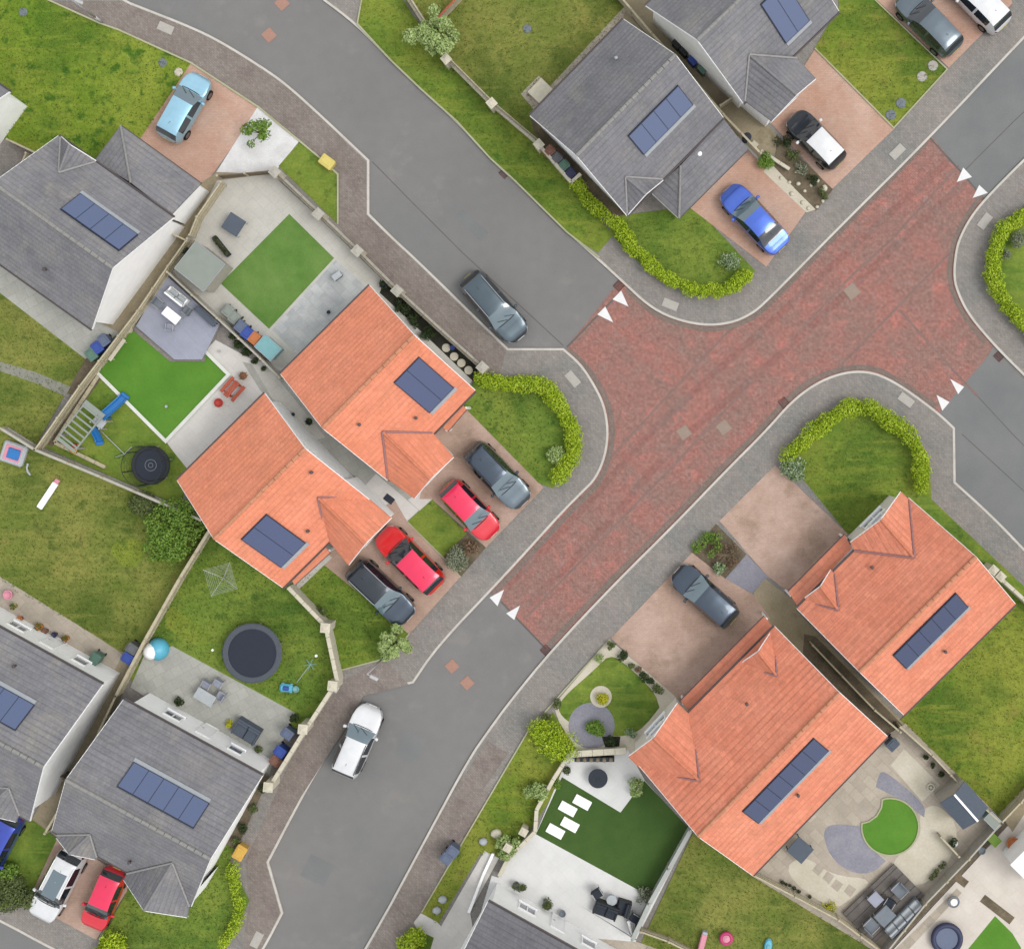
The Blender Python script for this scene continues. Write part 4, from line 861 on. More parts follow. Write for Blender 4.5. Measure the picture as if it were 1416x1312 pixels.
# ================================================================ FOLIAGE
def leaves(blobs, n, size, seed, flatness=.35, zmin=.12, inner=.5):
    """leaf quads over lumpy ellipsoids; blobs = (x,y,z,rx,ry,rz)"""
    g = np.random.default_rng(seed); B = np.array(blobs, float)
    wgt = B[:, 3]*B[:, 4]+B[:, 3]*B[:, 5]; idx = g.choice(len(B), n, p=wgt/wgt.sum()); b = B[idx]
    d = g.normal(size=(n, 3)); d /= np.linalg.norm(d, axis=1)[:, None]
    d[:, 2] = np.where(d[:, 2] < -.3, -d[:, 2], d[:, 2])
    rad = inner+(1.06-inner)*g.random(n)**.45
    rad *= 1+.16*np.sin(d[:, 0]*7+b[:, 0]*3)*np.cos(d[:, 1]*6+b[:, 1]*5)
    c = b[:, :3]+d*b[:, 3:6]*rad[:, None]; c[:, 2] = np.maximum(c[:, 2], zmin)
    nr = d*(.6)+g.normal(size=(n, 3))*.55+np.array([0, 0, flatness]); nr /= np.linalg.norm(nr, axis=1)[:, None]
    t = np.cross(nr, g.normal(size=(n, 3))); t /= np.linalg.norm(t, axis=1)[:, None]; u = np.cross(nr, t)
    s = size*(.6+.8*g.random(n))[:, None]
    V = np.stack([c-t*s, c-u*s*.55, c+t*s, c+u*s*.55], 1).reshape(-1, 3)
    return V
def leafobj(name, V, mat, parent=None, lab=None):
    me = bpy.data.meshes.new(name); off = OFF[parent.name] if parent else Vector((V[:, 0].mean(), V[:, 1].mean(), V[:, 2].min()))
    V = V-np.array(off); n = len(V)
    me.vertices.add(n); me.vertices.foreach_set('co', V.astype(np.float32).ravel()); me.loops.add(n); me.loops.foreach_set('vertex_index', np.arange(n, dtype=np.int32))
    me.polygons.add(n//4); me.polygons.foreach_set('loop_start', np.arange(0, n, 4, dtype=np.int32)); me.polygons.foreach_set('loop_total', np.full(n//4, 4, dtype=np.int32)) if bpy.app.version < (4, 0) else None
    me.materials.append(M[mat]); me.update(calc_edges=True); me.validate()
    o = bpy.data.objects.new(name, me); COL.objects.link(o)
    if parent: o.parent = parent
    else: o.location = off
    OFF[o.name] = off; return o
SEED = [100]
def hedge(label, pts, width, h=1.0, mat='leaf_lime', group=None, size=.054, dens=760, name='hedge', cat='hedge', smooth=1):
    SEED[0] += 1; g = random.Random(SEED[0]); pts = chaikin(pts, False, smooth); P = [W(p[0], p[1], h*.6) for p in pts]; blobs = []; L = 0
    t = thing(name, label, cat, (P[len(P)//2].x, P[len(P)//2].y, .12), 0, group)
    for i in range(len(P)-1):
        d = P[i+1]-P[i]; l = d.length; L += l; n = max(1, int(l/.22)); s = Vector((-d.y, d.x, 0)).normalized() if l > 0 else Vector((1, 0, 0))
        for k in range(n):
            q = P[i]+d*(k/n); w = width/2*(.72+.4*g.random()); off = s*g.uniform(-.12, .12)*width
            hh = h*(.86+.2*g.random())
            blobs.append((q.x+off.x, q.y+off.y, .12+hh*.5, w, w, hh*.52)) if g.random() > .05 else None
    leafobj('foliage', leaves(blobs, int(L*(width+h*.8)*dens), size, SEED[0], inner=.62), mat, t)
    st = MB()
    for i in range(0, len(blobs), 2):
        b = blobs[i]; st.cyl((b[0], b[1], .08), (b[0]+g.uniform(-.1, .1), b[1]+g.uniform(-.1, .1), h*.7), .025, .01, 5)
    st.obj('stem', M['bark'], t); return t
def bush(label, x, y, r, h=1.2, mat='leaf_mid', n=None, size=.075, lumps=6, cat='shrub', name='shrub', group=None, spread=.5, ry=None, dens=1):
    SEED[0] += 1; g = random.Random(SEED[0]); r *= S*(1-h/H); p = W(x, y, h*.5); t = thing(name, label, cat, (p.x, p.y, .12), 0, group); blobs = []
    for k in range(lumps):
        a = g.uniform(0, 6.28); d = r*spread*g.random()**.5*1.1; rr = r*(1-spread*.75)*g.uniform(.75, 1.15); hz = h*g.uniform(.4, .55)
        blobs.append((p.x+d*cos(a), p.y+d*sin(a)*(ry or 1), .12+hz, rr, rr*(ry or 1), hz))
    n = n or int(520*dens*(r*r*3.1+r*h*3)); leafobj('foliage', leaves(blobs, n, size, SEED[0], inner=.45), mat, t)
    st = MB()
    for b in blobs: st.cyl((p.x, p.y, .06), (b[0], b[1], b[2]+b[5]*.4), .03, .012, 5)
    st.obj('stem', M['bark'], t); return t
def tree(label, x, y, r, h, mat, lumps=14, size=.085, n=2600, name='tree', sparse=1.0, group=None, trunk=.09):
    SEED[0] += 1; g = random.Random(SEED[0]); b0 = W(x, y, h*.65); r *= S*(1-h*.65/H); t = thing(name, label, 'tree', (b0.x, b0.y, .12), 0, group); blobs = []; st = MB(); br = MB()
    st.cyl((b0.x, b0.y, .05), (b0.x+.05, b0.y, h*.4), trunk, trunk*.75, 9); st.cyl((b0.x+.05, b0.y, h*.4), (b0.x, b0.y+.05, h*.78), trunk*.75, trunk*.25, 8); st.obj('trunk', M['bark'], t)
    for k in range(lumps):
        a = 2*pi*k/lumps+g.uniform(-.4, .4); d = r*g.uniform(.25, .85); z = h*g.uniform(.5, .95)-.25*d; rr = r*g.uniform(.2, .38)
        c = Vector((b0.x+d*cos(a), b0.y+d*sin(a), z)); blobs.append((c.x, c.y, c.z, rr, rr, rr*.8))
        s = Vector((b0.x+.03, b0.y, h*g.uniform(.3, .6))); m = s.lerp(c, .5)+Vector((0, 0, .12)); br.cyl(s, m, trunk*.4, trunk*.25, 6); br.cyl(m, c, trunk*.25, .01, 6)
        for q in range(3):
            e = c+Vector((g.uniform(-1, 1), g.uniform(-1, 1), g.uniform(-.2, .8)))*rr*.9; br.cyl(c.lerp(m, .3), e, .014, .005, 4)
    br.obj('branch', M['bark'], t); leafobj('crown', leaves(blobs, n, size, SEED[0], inner=.25, flatness=.5), mat, t); return t
HG = 'lime green clipped hedges round the corner lawns'
hedge('lime green hedge curving round the lawn in front of the grey house with bins', [(797, 253), (812, 275), (830, 292), (856, 312), (872, 340), (898, 365), (925, 388), (960, 402), (1000, 402), (1022, 392), (1036, 376)], .85, 1.0, group=HG)
hedge('lime green hedge hooked round the corner lawn, inside the tightest bend of the kerb', [(664, 522), (690, 531), (725, 530), (752, 534), (775, 557), (788, 585), (795, 612), (788, 638), (768, 664)], 1.0, 1.05, group=HG)
hedge('lime green hedge cut off by the right edge', [(1450, 285), (1410, 300), (1385, 318), (1371, 350), (1373, 385), (1388, 418), (1412, 445), (1450, 480)], .95, 1.0, group=HG)
hedge('lime green hedge, left arm of the arch over the lawn below the crossing', [(1092, 632), (1112, 608), (1135, 588), (1160, 568), (1188, 560)], 1.05, 1.0, group=HG)
hedge('lime green hedge, right arm of the arch over the lawn below the crossing', [(1200, 562), (1225, 578), (1252, 598), (1272, 620), (1276, 650), (1275, 680)], 1.0, 1.0, group=HG)
hedge('thin lime green hedge along the pavement beside the yellow bin at lower left', [(322, 1200), (328, 1230), (334, 1262), (322, 1285), (306, 1305)], .75, .9, group=HG, dens=360)
bush('round lime green bush cut off by the bottom edge at left', 158, 1312, 26, 1.2, 'leaf_lime', lumps=8)
hedge('wide lime green bush at the corner of the white walled patio', [(742, 1008), (765, 1025), (785, 1038)], 1.55, 1.2, name='shrub', cat='shrub')
bush('lime green bush cut off by the bottom edge beside the pavement', 572, 1304, 20, 1.1, 'leaf_lime', lumps=6)
tree('small pale green tree beside the garden wall near the top', 597, 44, 36, 3.2, 'leaf_pale', n=4200)
tree('sparse little tree growing out of the white gravel', 357, 181, 24, 2.2, 'leaf_mid', lumps=9, n=900, size=.075)
tree('pale yellow-green tree at the pavement corner below the black car', 543, 890, 25, 2.4, 'leaf_pale', n=3000)
bush('large green bush in the angle of the fences beside the orange house', 240, 733, 42, 1.6, 'leaf_mid', lumps=18, size=.085, spread=.8, dens=.6)
bush('low green shrub along the fence, left of the large green bush', 203, 697, 26, .8, 'leaf_olive', lumps=7, ry=.7)
bush('small green shrub hard against the garden fence below the netted trampoline', 262, 716, 14, .9, 'leaf_dark', lumps=4)
bush('grey-green twiggy shrub in the planting bed next to the crimson car', 633, 770, 19, .9, 'leaf_grey', size=.06, dens=.9)
bush('reddish brown shrub in the planting bed next to the crimson car', 651, 757, 13, .8, 'leaf_red', size=.06, dens=.6)
bush('white flowering shrub at the left end of the hedge arch', 1098, 646, 19, 1.0, 'leaf_white', size=.07)
bush('white flowering shrub inside the lawn near the bright blue car', 1010, 363, 15, .8, 'leaf_white', size=.06, dens=.5)
bush('green shrub in the left half of the square bed above the dark grey car', 978, 750, 20, .5, 'leaf_mid', spread=.85, lumps=9, dens=.5, size=.06)
bush('dark leafy plants in the right half of the square bed above the dark grey car', 1003, 768, 20, .35, 'leaf_red', dens=.4, spread=.85, lumps=10, size=.055)
bush('pale flowering plant at the lower tip of the square bed', 995, 785, 9, .5, 'leaf_white', dens=.6)
bush('soft green shrubs below the lime hedge at the corner lawn', 768, 628, 20, .9, 'leaf_pale', dens=.8, spread=.6)
bush('round bright green plant in the middle of the purple slate circle', 823, 1008, 15, .7, 'leaf_mid', size=.06, dens=1.3)
bush('yellow plant in the small ring of cream gravel', 832, 964, 10, .6, 'leaf_yellow', size=.055, dens=1.3)
bush('dark green plant at the edge of the purple slate circle', 846, 1023, 9, .5, 'leaf_dark', size=.05)
FG = 'shrubs along the edge of the small front garden'
for (x, y, r, m, l) in ((845, 892, 6, 'leaf_olive', 'small olive shrub at the top corner of the front garden'), (861, 905, 9, 'leaf_dark', 'dark round shrub second from the top of the front garden edge'), (873, 918, 5, 'leaf_olive', 'small olive shrub between two dark ones on the front garden edge'),
                     (882, 925, 5, 'leaf_red', 'small reddish shrub on the front garden edge'), (891, 935, 8, 'leaf_dark', 'dark green shrub on the front garden edge nearest the house'), (899, 942, 6, 'leaf_dark', 'dark shrub tucked against the drive edge near the porch'),
                     (909, 952, 8, 'leaf_olive', 'loose olive shrub near the porch corner of the front garden'), (829, 909, 7, 'leaf_pale', 'pale green shrub where the front garden meets the pavement'), (771, 973, 7, 'leaf_olive', 'olive shrub at the left corner of the front garden'),
                     (755, 990, 7, 'leaf_olive', 'low olive plant just above the wide lime bush')):
    bush(l, x, y, r, .55, m, size=.05, group=FG, lumps=4)
bush('grey-white plant below the round purple slate circle near the gable wall', 872, 1014, 8, .6, 'leaf_white', size=.05, lumps=4)
bush('green climber plant beside the roof edge of the white patio', 880, 1088, 13, .9, 'leaf_pale', dens=.5, spread=.7)
bush('pale shrub outside the wall of the white patio, next to the verge', 742, 1092, 16, 1.0, 'leaf_pale', dens=.7, spread=.6)
bush('green shrub at the end of the low wall beside the white patio', 703, 1168, 19, .9, 'leaf_pale', dens=.6, spread=.6)
bush('small green plant in the top corner of the dark artificial lawn', 772, 1083, 7, .6, 'leaf_mid', size=.05, lumps=4)
bush('trailing plant on the white patio beside the dark sofas', 892, 1238, 13, .4, 'leaf_grey', dens=.3, spread=.7)
bush('dark green round shrub beside the path between the red driveways', 1059, 222, 12, .8, 'leaf_mid', size=.055)
bush('olive bush with bare twigs at the bottom left corner', 26, 1232, 30, 1.3, 'leaf_olive', dens=.6, spread=.65)
bush('dark green bush under the blue car at the bottom left', 12, 1206, 16, 1.0, 'leaf_mid', dens=.8)
for (x, y, r) in ((1080, 196, 9), (1092, 212, 9), (1100, 226, 8), (1112, 238, 9), (1122, 252, 8), (1134, 262, 8), (1126, 274, 9), (1143, 256, 7)):
    pass
for i, (x, y, r, m, l) in enumerate(((1082, 198, 11, 'leaf_dark', 'dark plant at the top of the bed between the red driveways'), (1096, 216, 10, 'leaf_olive', 'olive plant beside the white roofed hatchback bed edge'),
        (1108, 232, 10, 'leaf_grey', 'grey leaved plant in the middle of the bed between the red driveways'), (1124, 250, 9, 'leaf_dark', 'dark low plant in the lower part of the bed between the red driveways'),
        (1138, 268, 9, 'leaf_olive', 'olive plant at the pavement end of the bed between the red driveways'))):
    bush(l, x, y, r, .4, m, size=.05, dens=.7, group='plants in the bed between the red driveways', spread=.7)
def grey_ball(l, x, y, r, m='leaf_grey'): bush(l, x, y, r, .7, m, size=.05, dens=.8, group='grey shrubs behind the right edge hedge', lumps=5)
grey_ball('grey-white shrub at the right edge inside the hedge, the upper one', 1408, 331, 12); grey_ball('small grey shrub inside the right edge hedge, the lower one', 1390, 353, 7)
# dark strip planting by the street fence
for i, (x, y, r, l) in enumerate(((556, 425, 11, 'dark foliage at the upper end of the strip beside the orange roof'), (574, 443, 11, 'dark foliage in the middle of the strip beside the orange roof'), (592, 461, 11, 'dark green foliage just above the round stepping stones'))):
    bush(l, x, y, r, .5, 'leaf_dark', size=.055, dens=.8, group='dark plants in the strip behind the street fence', spread=.7)
for i, (x, y, r, l) in enumerate(((366, 1090, 7, 'dark plant where the garden wall ends behind the grey house'), (352, 1118, 8, 'pale green plant midway along the narrow bed at the gable'), (338, 1143, 8, 'dark loose plant in the narrow bed at the gable'), (327, 1162, 7, 'green plant just above the yellow grit bin'))):
    bush(l, x, y, r, .5, 'leaf_olive' if i % 2 else 'leaf_dark', size=.05, group='plants in the narrow bed at the gable', lumps=4)
for i, (x, y, r, h, l) in enumerate(((323, 462, 8, .5, 'dark bedding plant nearest the grey deck'), (333, 475, 9, .5, 'speckled bedding plant second from the deck'), (343, 487, 8, .5, 'dark bedding plant third from the deck'), (353, 500, 5, .4, 'small dark plant fourth from the deck'), (365, 510, 4, .4, 'tiny dark plant last in the row from the deck'))):
    bush(l, x, y, r, h, 'leaf_dark', size=.05, group='bedding plants along the fence by the deck', lumps=4)
for i, (x, y, r, l) in enumerate(((1279, 1047, 4, 'small dark plant nearest the roof along the right hand fence'), (1288, 1057, 4, 'small dark plant second along the right hand fence'), (1300, 1068, 5, 'small dark plant third along the right hand fence'), (1317, 1164, 7, 'dark green shrub by the pale ornament beside the shed'))):
    bush(l, x, y, r, .5, 'leaf_dark', size=.045, lumps=3)
hedge('narrow row of olive plants in the raised bed near the decking', [(1287, 1213), (1298, 1200), (1309, 1188)], .3, .35, 'leaf_olive', name='plant', cat='plant', dens=600, size=.045)
hedge('row of dark edging plants along the fence below the small square table', [(1082, 1219), (1095, 1225), (1108, 1233), (1126, 1242)], .22, .3, 'leaf_dark', name='plant', cat='plant', dens=500, size=.04)
bush('yellow-green clump at the lower end of the sandstone patio edge', 1145, 1251, 11, .3, 'leaf_yellow', dens=.5, size=.05)
bush('dark green plant by the wall of the rotary toy garden', 408, 992, 7, .7, 'leaf_dark', size=.05)
bush('small dark patio plant against the white wall', 249, 970, 7, .6, 'leaf_dark', size=.05, lumps=4)
bush('yellow-green patio plant left of the grey sofa', 318, 1000, 6, .5, 'leaf_yellow', size=.045, lumps=3)
bush('yellow-green patio plant right of the grey sofa', 361, 1035, 7, .5, 'leaf_olive', size=.045, lumps=3)
bush('small round plant at the driveway wall corner above the garden pillar', 443, 846, 8, .6, 'leaf_olive', size=.05, lumps=4)
bush('white flowers by the fence next to the grass path at bottom', 722, 1225, 7, .4, 'leaf_olive', size=.045, lumps=3)
bush('small dark potted shrub on the white patio beside the white wall', 755, 1248, 8, .5, 'leaf_olive', size=.045, lumps=3)
def blades(name, label, polys, n, size, seed):
    g = np.random.default_rng(seed); pts = []
    for poly in polys:
        P = np.array([(W(p[0], p[1], .2).x, W(p[0], p[1], .2).y) for p in poly]); mn, mx = P.min(0), P.max(0)
        a = .5*abs(np.dot(P[:, 0], np.roll(P[:, 1], 1))-np.dot(P[:, 1], np.roll(P[:, 0], 1))); k = int(a*n*((mx-mn).prod()/a))
        c = mn+(mx-mn)*g.random((k, 2)); ins = np.zeros(k, bool); j = len(P)-1
        for i in range(len(P)):
            xi, yi = P[i]; xj, yj = P[j]; cond = ((yi > c[:, 1]) != (yj > c[:, 1])) & (c[:, 0] < (xj-xi)*(c[:, 1]-yi)/(yj-yi+1e-12)+xi); ins ^= cond; j = i
        pts.append(c[ins])
    c = np.concatenate(pts); n = len(c); c = np.column_stack([c, np.full(n, .2)+.03*g.random(n)])
    th = g.random(n)*6.28; t = np.column_stack([np.cos(th), np.sin(th), np.zeros(n)])*size*(.5+g.random(n))[:, None]; up = np.column_stack([g.normal(size=n)*.03, g.normal(size=n)*.03, .03+.05*g.random(n)])
    V = np.stack([c-t*.6, c+t*.6, c+t*.3+up, c-t*.3+up], 1).reshape(-1, 3); return tag(leafobj(name, V, 'blade'), label, kind='stuff')
LAWNS = [[(-60, -60), (40, -10), (137, 34), (262, 88), (190, 205), (130, 220), (80, 190), (40, 205), (0, 180), (-60, 160)], [(500, 0), (496, 34), (545, 86), (636, 168), (710, 246), (827, 350), (835, 310), (745, 200), (617, 80), (560, 0)],
         [(555, -30), (620, 75), (745, 190), (862, 20), (850, -30)], [(-60, 640), (0, 610), (47, 630), (270, 722), (285, 735), (170, 900), (-60, 770)], [(-60, 390), (0, 408), (117, 497), (50, 612), (-60, 590)],
         [(292, 740), (395, 812), (448, 866), (466, 945), (410, 985), (240, 890), (210, 880)], [(1165, 10), (1130, 66), (1236, 174), (1308, 96), (1205, 0)], [(960, 1156), (1040, 1210), (1220, 1318), (1220, 1400), (900, 1350), (892, 1300)],
         [(1402, 840), (1470, 900), (1470, 1060), (1380, 1128), (1250, 1000)], [(1100, 650), (1190, 575), (1262, 620), (1270, 700), (1240, 685), (1170, 732)], [(650, 565), (670, 540), (750, 545), (775, 600), (745, 665)], [(865, 305), (955, 290), (1030, 375), (960, 390), (905, 365)],
         [(447, 780), (562, 877), (530, 908), (470, 924), (456, 868), (400, 815)], [(735, 1012), (765, 1040), (742, 1130), (700, 1188), (664, 1182), (604, 1278), (588, 1258), (656, 1140)], [(178, 1232), (240, 1275), (300, 1180), (340, 1150), (318, 1190), (330, 1250), (300, 1330), (150, 1300)]]
blades('grass', 'short grass blades growing on the lawns and verges', LAWNS, 75, .045, 5)
# ================================================================ FENCES AND WALLS
def fence(label, pts, h=1.8, mat='timber', post='timber', bay=1.9, group=None, cap='timber', cat='fence', name='fence', base=.12, th=.05, piers=None, capw=.09):
    h = h*.74 if h > 1.3 else h; P = [W(p[0], p[1], h) for p in pts]; m = P[len(P)//2]; t = thing(name, label, cat, (m.x, m.y, base-.02), 0, group)
    bd = MB(); cp = MB(); gb = MB(); pp = []
    for i in range(len(P)-1):
        a, b = P[i], P[i+1]; d = b-a; L = d.length; n = max(1, round(L/bay)); rz = atan2(d.y, d.x); e = d/L
        for k in range(n):
            c = a+d*((k+.5)/n); l = L/n
            nb = max(2, int(l/.14))
            for q in range(nb):
                cc = a+d*((k+(q+.5)/nb)/n); bd.box((cc.x, cc.y, base+(h-base)/2), (l/nb*.94, th*.5, h-base-.05), rz)
            cp.box((c.x, c.y, h-.015), (l-.1, capw, .035), rz); gb.box((c.x, c.y, base+.1), (l-.1, th, .2), rz)
            for zz in (.45, h-.3):
                s = Vector((-e.y, e.x, 0))*.035; gb.box((c.x+s.x, c.y+s.y, zz), (l-.1, .035, .08), rz)
            pp.append((a+d*(k/n), rz))
        if i == len(P)-2: pp.append((b, rz))
    bd.obj('panel', M[mat], t); cp.obj('capping_rail', M[cap], t); gb.obj('rail', M[mat], t)
    for (q, rz) in pp:
        k = MB(); k.box((q.x, q.y, (h+.06+base)/2), (.1, .1, h+.06-base), rz); k.box((q.x, q.y, h+.075), (.13, .13, .03), rz, .7); k.obj('post', M[post], t)
    return t
def wall(label, pts, h=.9, w=.22, mat='stone', cop='stone', piers=(), ph=None, pw=.42, group=None, name='garden_wall', infill=None, base=.08):
    P = [W(p[0], p[1], h) for p in pts]; m = P[len(P)//2]; t = thing(name, label, 'wall', (m.x, m.y, base-.02), 0, group); a1 = MB(); a2 = MB(); ph = ph or h+.35
    for i in range(len(P)-1):
        a, b = P[i], P[i+1]; d = b-a; L = d.length; rz = atan2(d.y, d.x); c = (a+b)/2
        a1.box((c.x, c.y, base+(h-.07-base)/2), (L, w, h-.07-base), rz)
        n = max(1, int(L/.6))
        for k in range(n): q = a+d*((k+.5)/n); a2.bbox((q.x, q.y, h-.035), (L/n-.012, w+.07, .07), rz, .015)
    a1.obj('masonry', M[mat], t); a2.obj('coping', M[cop], t)
    rz = atan2((P[-1]-P[0]).y, (P[-1]-P[0]).x)
    for (x, y) in piers:
        q = W(x, y, ph); k = MB(); k.box((q.x, q.y, (base+ph)/2), (pw, pw, ph-base), rz); pr = k.obj('pier', M[mat], t)
        k = MB(); k.box((q.x, q.y, ph+.03), (pw+.1, pw+.1, .07), rz); k.box((q.x, q.y, ph+.1), (pw+.04, pw+.04, .08), rz, .3); k.obj('pier_cap', M[cop], pr)
    if infill:
        F = [W(p[0], p[1], infill) for p in pts]; k = MB(); rl = MB()
        for i in range(len(F)-1):
            a, b = P[i], P[i+1]; d = b-a; L = d.length; rz = atan2(d.y, d.x); n = int(L/.12)
            for j in range(n): q = a+d*((j+.5)/n); k.box((q.x, q.y, (h+infill)/2), (.1, .02, infill-h-.02), rz)
            c = (a+b)/2; rl.box((c.x, c.y, infill), (L, .07, .035), rz)
        k.obj('slats', M['timber_grey'], t); rl.obj('rail', M['timber_dark'], t)
    return t
fence('long timber fence running down between the top left house and the turfed garden', [(259, 330), (232, 368), (190, 430), (110, 534), (48, 622)], 1.8)
fence('weathered fence between the rough lawn and the play area, meeting the orange roof', [(0, 592), (48, 622), (140, 660), (277, 719)], 1.8, 'timber_grey', cap='timber_grey', capw=.14)
fence('timber fence descending from the orange house to the blue and white toy', [(290, 732), (248, 800), (200, 885), (160, 962)], 1.8, capw=.16)
fence('timber fence in the alley between the two grey houses at lower left', [(160, 962), (130, 1025), (98, 1090), (62, 1152)], 1.8, 'timber_dark', cap='timber', capw=.12)
fence('grey fence between the slate grey deck and the bin path', [(231, 376), (300, 440), (360, 496), (386, 522)], 1.8, 'timber_grey', cap='timber_grey')
fence('dark cross fence closing the alley between the two grey houses', [(74, 1068), (98, 1083)], 1.7, 'timber_dark', cap='timber_dark')
fence('short trellis closing the side passage of the top left house', [(235, 322), (258, 333)], 1.7, 'timber', cap='timber')
fence('dark wire fence at the top of the pale patio', [(300, 243), (376, 236)], 1.1, 'timber_dark', cap='timber_dark', capw=.05)
fence('timber fence on the garden side passage by the gravel and the pale patio', [(305, 252), (272, 300), (262, 325)], 1.7, 'timber', cap='timber')
wall('pale pillared wall with slatted rails between the paved garden and the street', [(380, 238), (440, 295), (494, 347), (549, 402), (610, 458), (666, 508)], .9, .2, 'stone', 'timber_grey', [(380, 238), (440, 296), (494, 347), (549, 402), (667, 508)], 1.55, .45, infill=1.4)
wall('pale boundary wall with square pillars bending round the trampoline garden', [(398, 812), (450, 866), (466, 942), (420, 1012), (368, 1095)], 1.5, .16, 'stone', 'stone', [(450, 868), (460, 948), (419, 1008), (371, 1088)], 1.85, .45)
wall('garden wall with rounded pillars along the verge at the top', [(560, -10), (617, 80), (680, 143), (745, 198)], .9, .2, 'stone', 'stone', [(617, 82), (680, 143), (745, 200)], 1.5, .4, infill=1.5)
wall('low pale wall round the bin yard of the grey house', [(745, 200), (790, 252), (803, 240)], 1.2, .12, 'stone', 'stone')
fence('slanting timber fence leaving the top edge beside the pale tree', [(604, 26), (640, -12)], 1.7, 'timber', cap='redwood')
fence('timber fence in the alley between the two grey houses at the top', [(845, -20), (900, 45), (960, 110), (1000, 158), (1052, 212)], 1.7, 'timber', cap='timber', capw=.12)
wall('low white edging wall in the bed between the red driveways', [(1052, 208), (1092, 234)], .5, .12, 'stone', 'stone')
fence('timber gate fence across the alley at the top by the grey gable', [(996, 146), (1012, 135)], 1.6, 'timber', cap='timber')
fence('thin fence at the left edge below the cut-off roof corner', [(10, 193), (52, 213)], 1.6, 'timber', cap='timber')
fence('thin fence running down from the left edge lawn to the grey roof', [(36, 212), (12, 262), (-30, 330)], 1.6, 'timber', cap='timber')
fence('dark fence in the passage between the two red-orange houses', [(1124, 892), (1165, 935), (1210, 982), (1245, 1012)], 1.7, 'timber_dark', cap='timber')
fence('timber fence between the sandstone patio and the yellowed lawn', [(1245, 1005), (1290, 1045), (1340, 1098), (1385, 1138)], 1.7, 'timber', cap='timber')
fence('timber fence from the shed corner down to the bottom edge beside the decking', [(1385, 1138), (1340, 1188), (1280, 1250), (1222, 1322)], 1.7, 'timber_grey', cap='timber_grey')
fence('timber fence between the bottom lawn and the sandstone patio', [(1042, 1210), (1100, 1240), (1160, 1272), (1222, 1318)], 1.5, 'timber', cap='timber')
fence('timber fence leaving the shed corner towards the right edge', [(1385, 1138), (1440, 1080)], 1.7, 'timber', cap='timber')
fence('short slatted fence beside the pale ornament near the shed', [(1301, 1157), (1326, 1184)], .9, 'timber_grey', cap='timber')
fence('pale grey fence between the dark artificial lawn and the bottom lawn', [(955, 1148), (925, 1202), (898, 1250), (874, 1300)], 1.7, 'fence_white', cap='fence_white', capw=.24, post='fence_white')
fence('low timber fence along the bottom edge of the lawn with the pink toys', [(886, 1288), (925, 1302), (970, 1325)], .9, 'timber', cap='timber')
wall('thin pale wall along the left side of the white patio', [(788, 1042), (765, 1078), (742, 1120), (740, 1150), (702, 1188), (690, 1212)], .8, .16, 'stone', 'stone', [(702, 1172), (724, 1150)], 1.1, .35)
wall('pale planter wall across the top of the white patio', [(788, 1043), (866, 1038)], .7, .3, 'stone', 'stone')
wall('low wall with a pillar on the right side by the street', [(1374, 790), (1390, 805), (1440, 850)], 1.4, .14, 'stone', 'stone', [(1374, 788), (1384, 797)], 1.7, .38)
wall('raised timber bed wall round the play area corner', [(135, 520), (75, 612), (145, 646)], .35, .14, 'timber', 'timber')
wall('white edging wall right of the bottom path beside the grey roof', [(682, 1180), (668, 1210), (648, 1262)], .35, .1, 'white', 'white')
# ================================================================ STREET FURNITURE
def T(name, label, cat, px, py, z=GZ, ang=None, zh=.5, group=None):
    """ang: px direction of the local +x axis as (dx,dy)"""
    p = W(px, py, zh); a = atan2(-ang[1], ang[0]) if ang else 0
    return thing(name, label, cat, (p.x, p.y, z), a, group)
def L(mb, name, mat, t, smooth=False): return mb.obj(name, M[mat], t, local=True, smooth=smooth)
def cover(label, x, y, w, l, ang, mat, z, cat='manhole cover', frame='cover_iron'):
    t = T('manhole_cover', label, cat, x, y, z, ang, z, 'access covers in the road and pavements'); k = MB(); k.box((0, 0, .004), (w, l, .012)); L(k, 'frame', frame, t)
    k = MB(); k.box((0, 0, .009), (w-.09, l-.09, .014)); [k.box((0, u*l*.22, .017), (w-.2, .02, .004)) for u in (-1, 0, 1)]; [k.box((v*w*.3, l*.38, .018), (.06, .03, .004)) for v in (-1, 1)]; L(k, 'plate', mat, t)
D1, D2 = (1, -1), (.6, .8)
cover('orange-brown square cover in the top left road, the lower of the pair', 372, 49, .66, .66, (1, -.9), 'cover_red', .012, frame='cover_red')
cover('orange-brown square cover in the top left road, at the very top edge', 390, 5, .66, .66, (1, -.9), 'cover_red', .012, frame='cover_red')
cover('beige square cover in the red paving nearest the blue saloon', 1178, 403, .74, .74, (1, -.8), 'cover_iron', .022)
cover('beige square cover in the red paving, left of its near neighbour', 946, 598, .66, .66, (1, -.7), 'cover_iron', .022)
cover('beige square cover on the dark joint of the red paving, right of its near neighbour', 1001, 591, .68, .68, (1, -.8), 'cover_iron', .022)
cover('reddish square cover in the road above the white car, the left one', 625, 921, .62, .62, (1, -.9), 'cover_red', .012, frame='cover_red')
cover('reddish square cover in the road above the white car, the right one', 646, 944, .62, .62, (1, -.9), 'cover_red', .012, frame='cover_red')
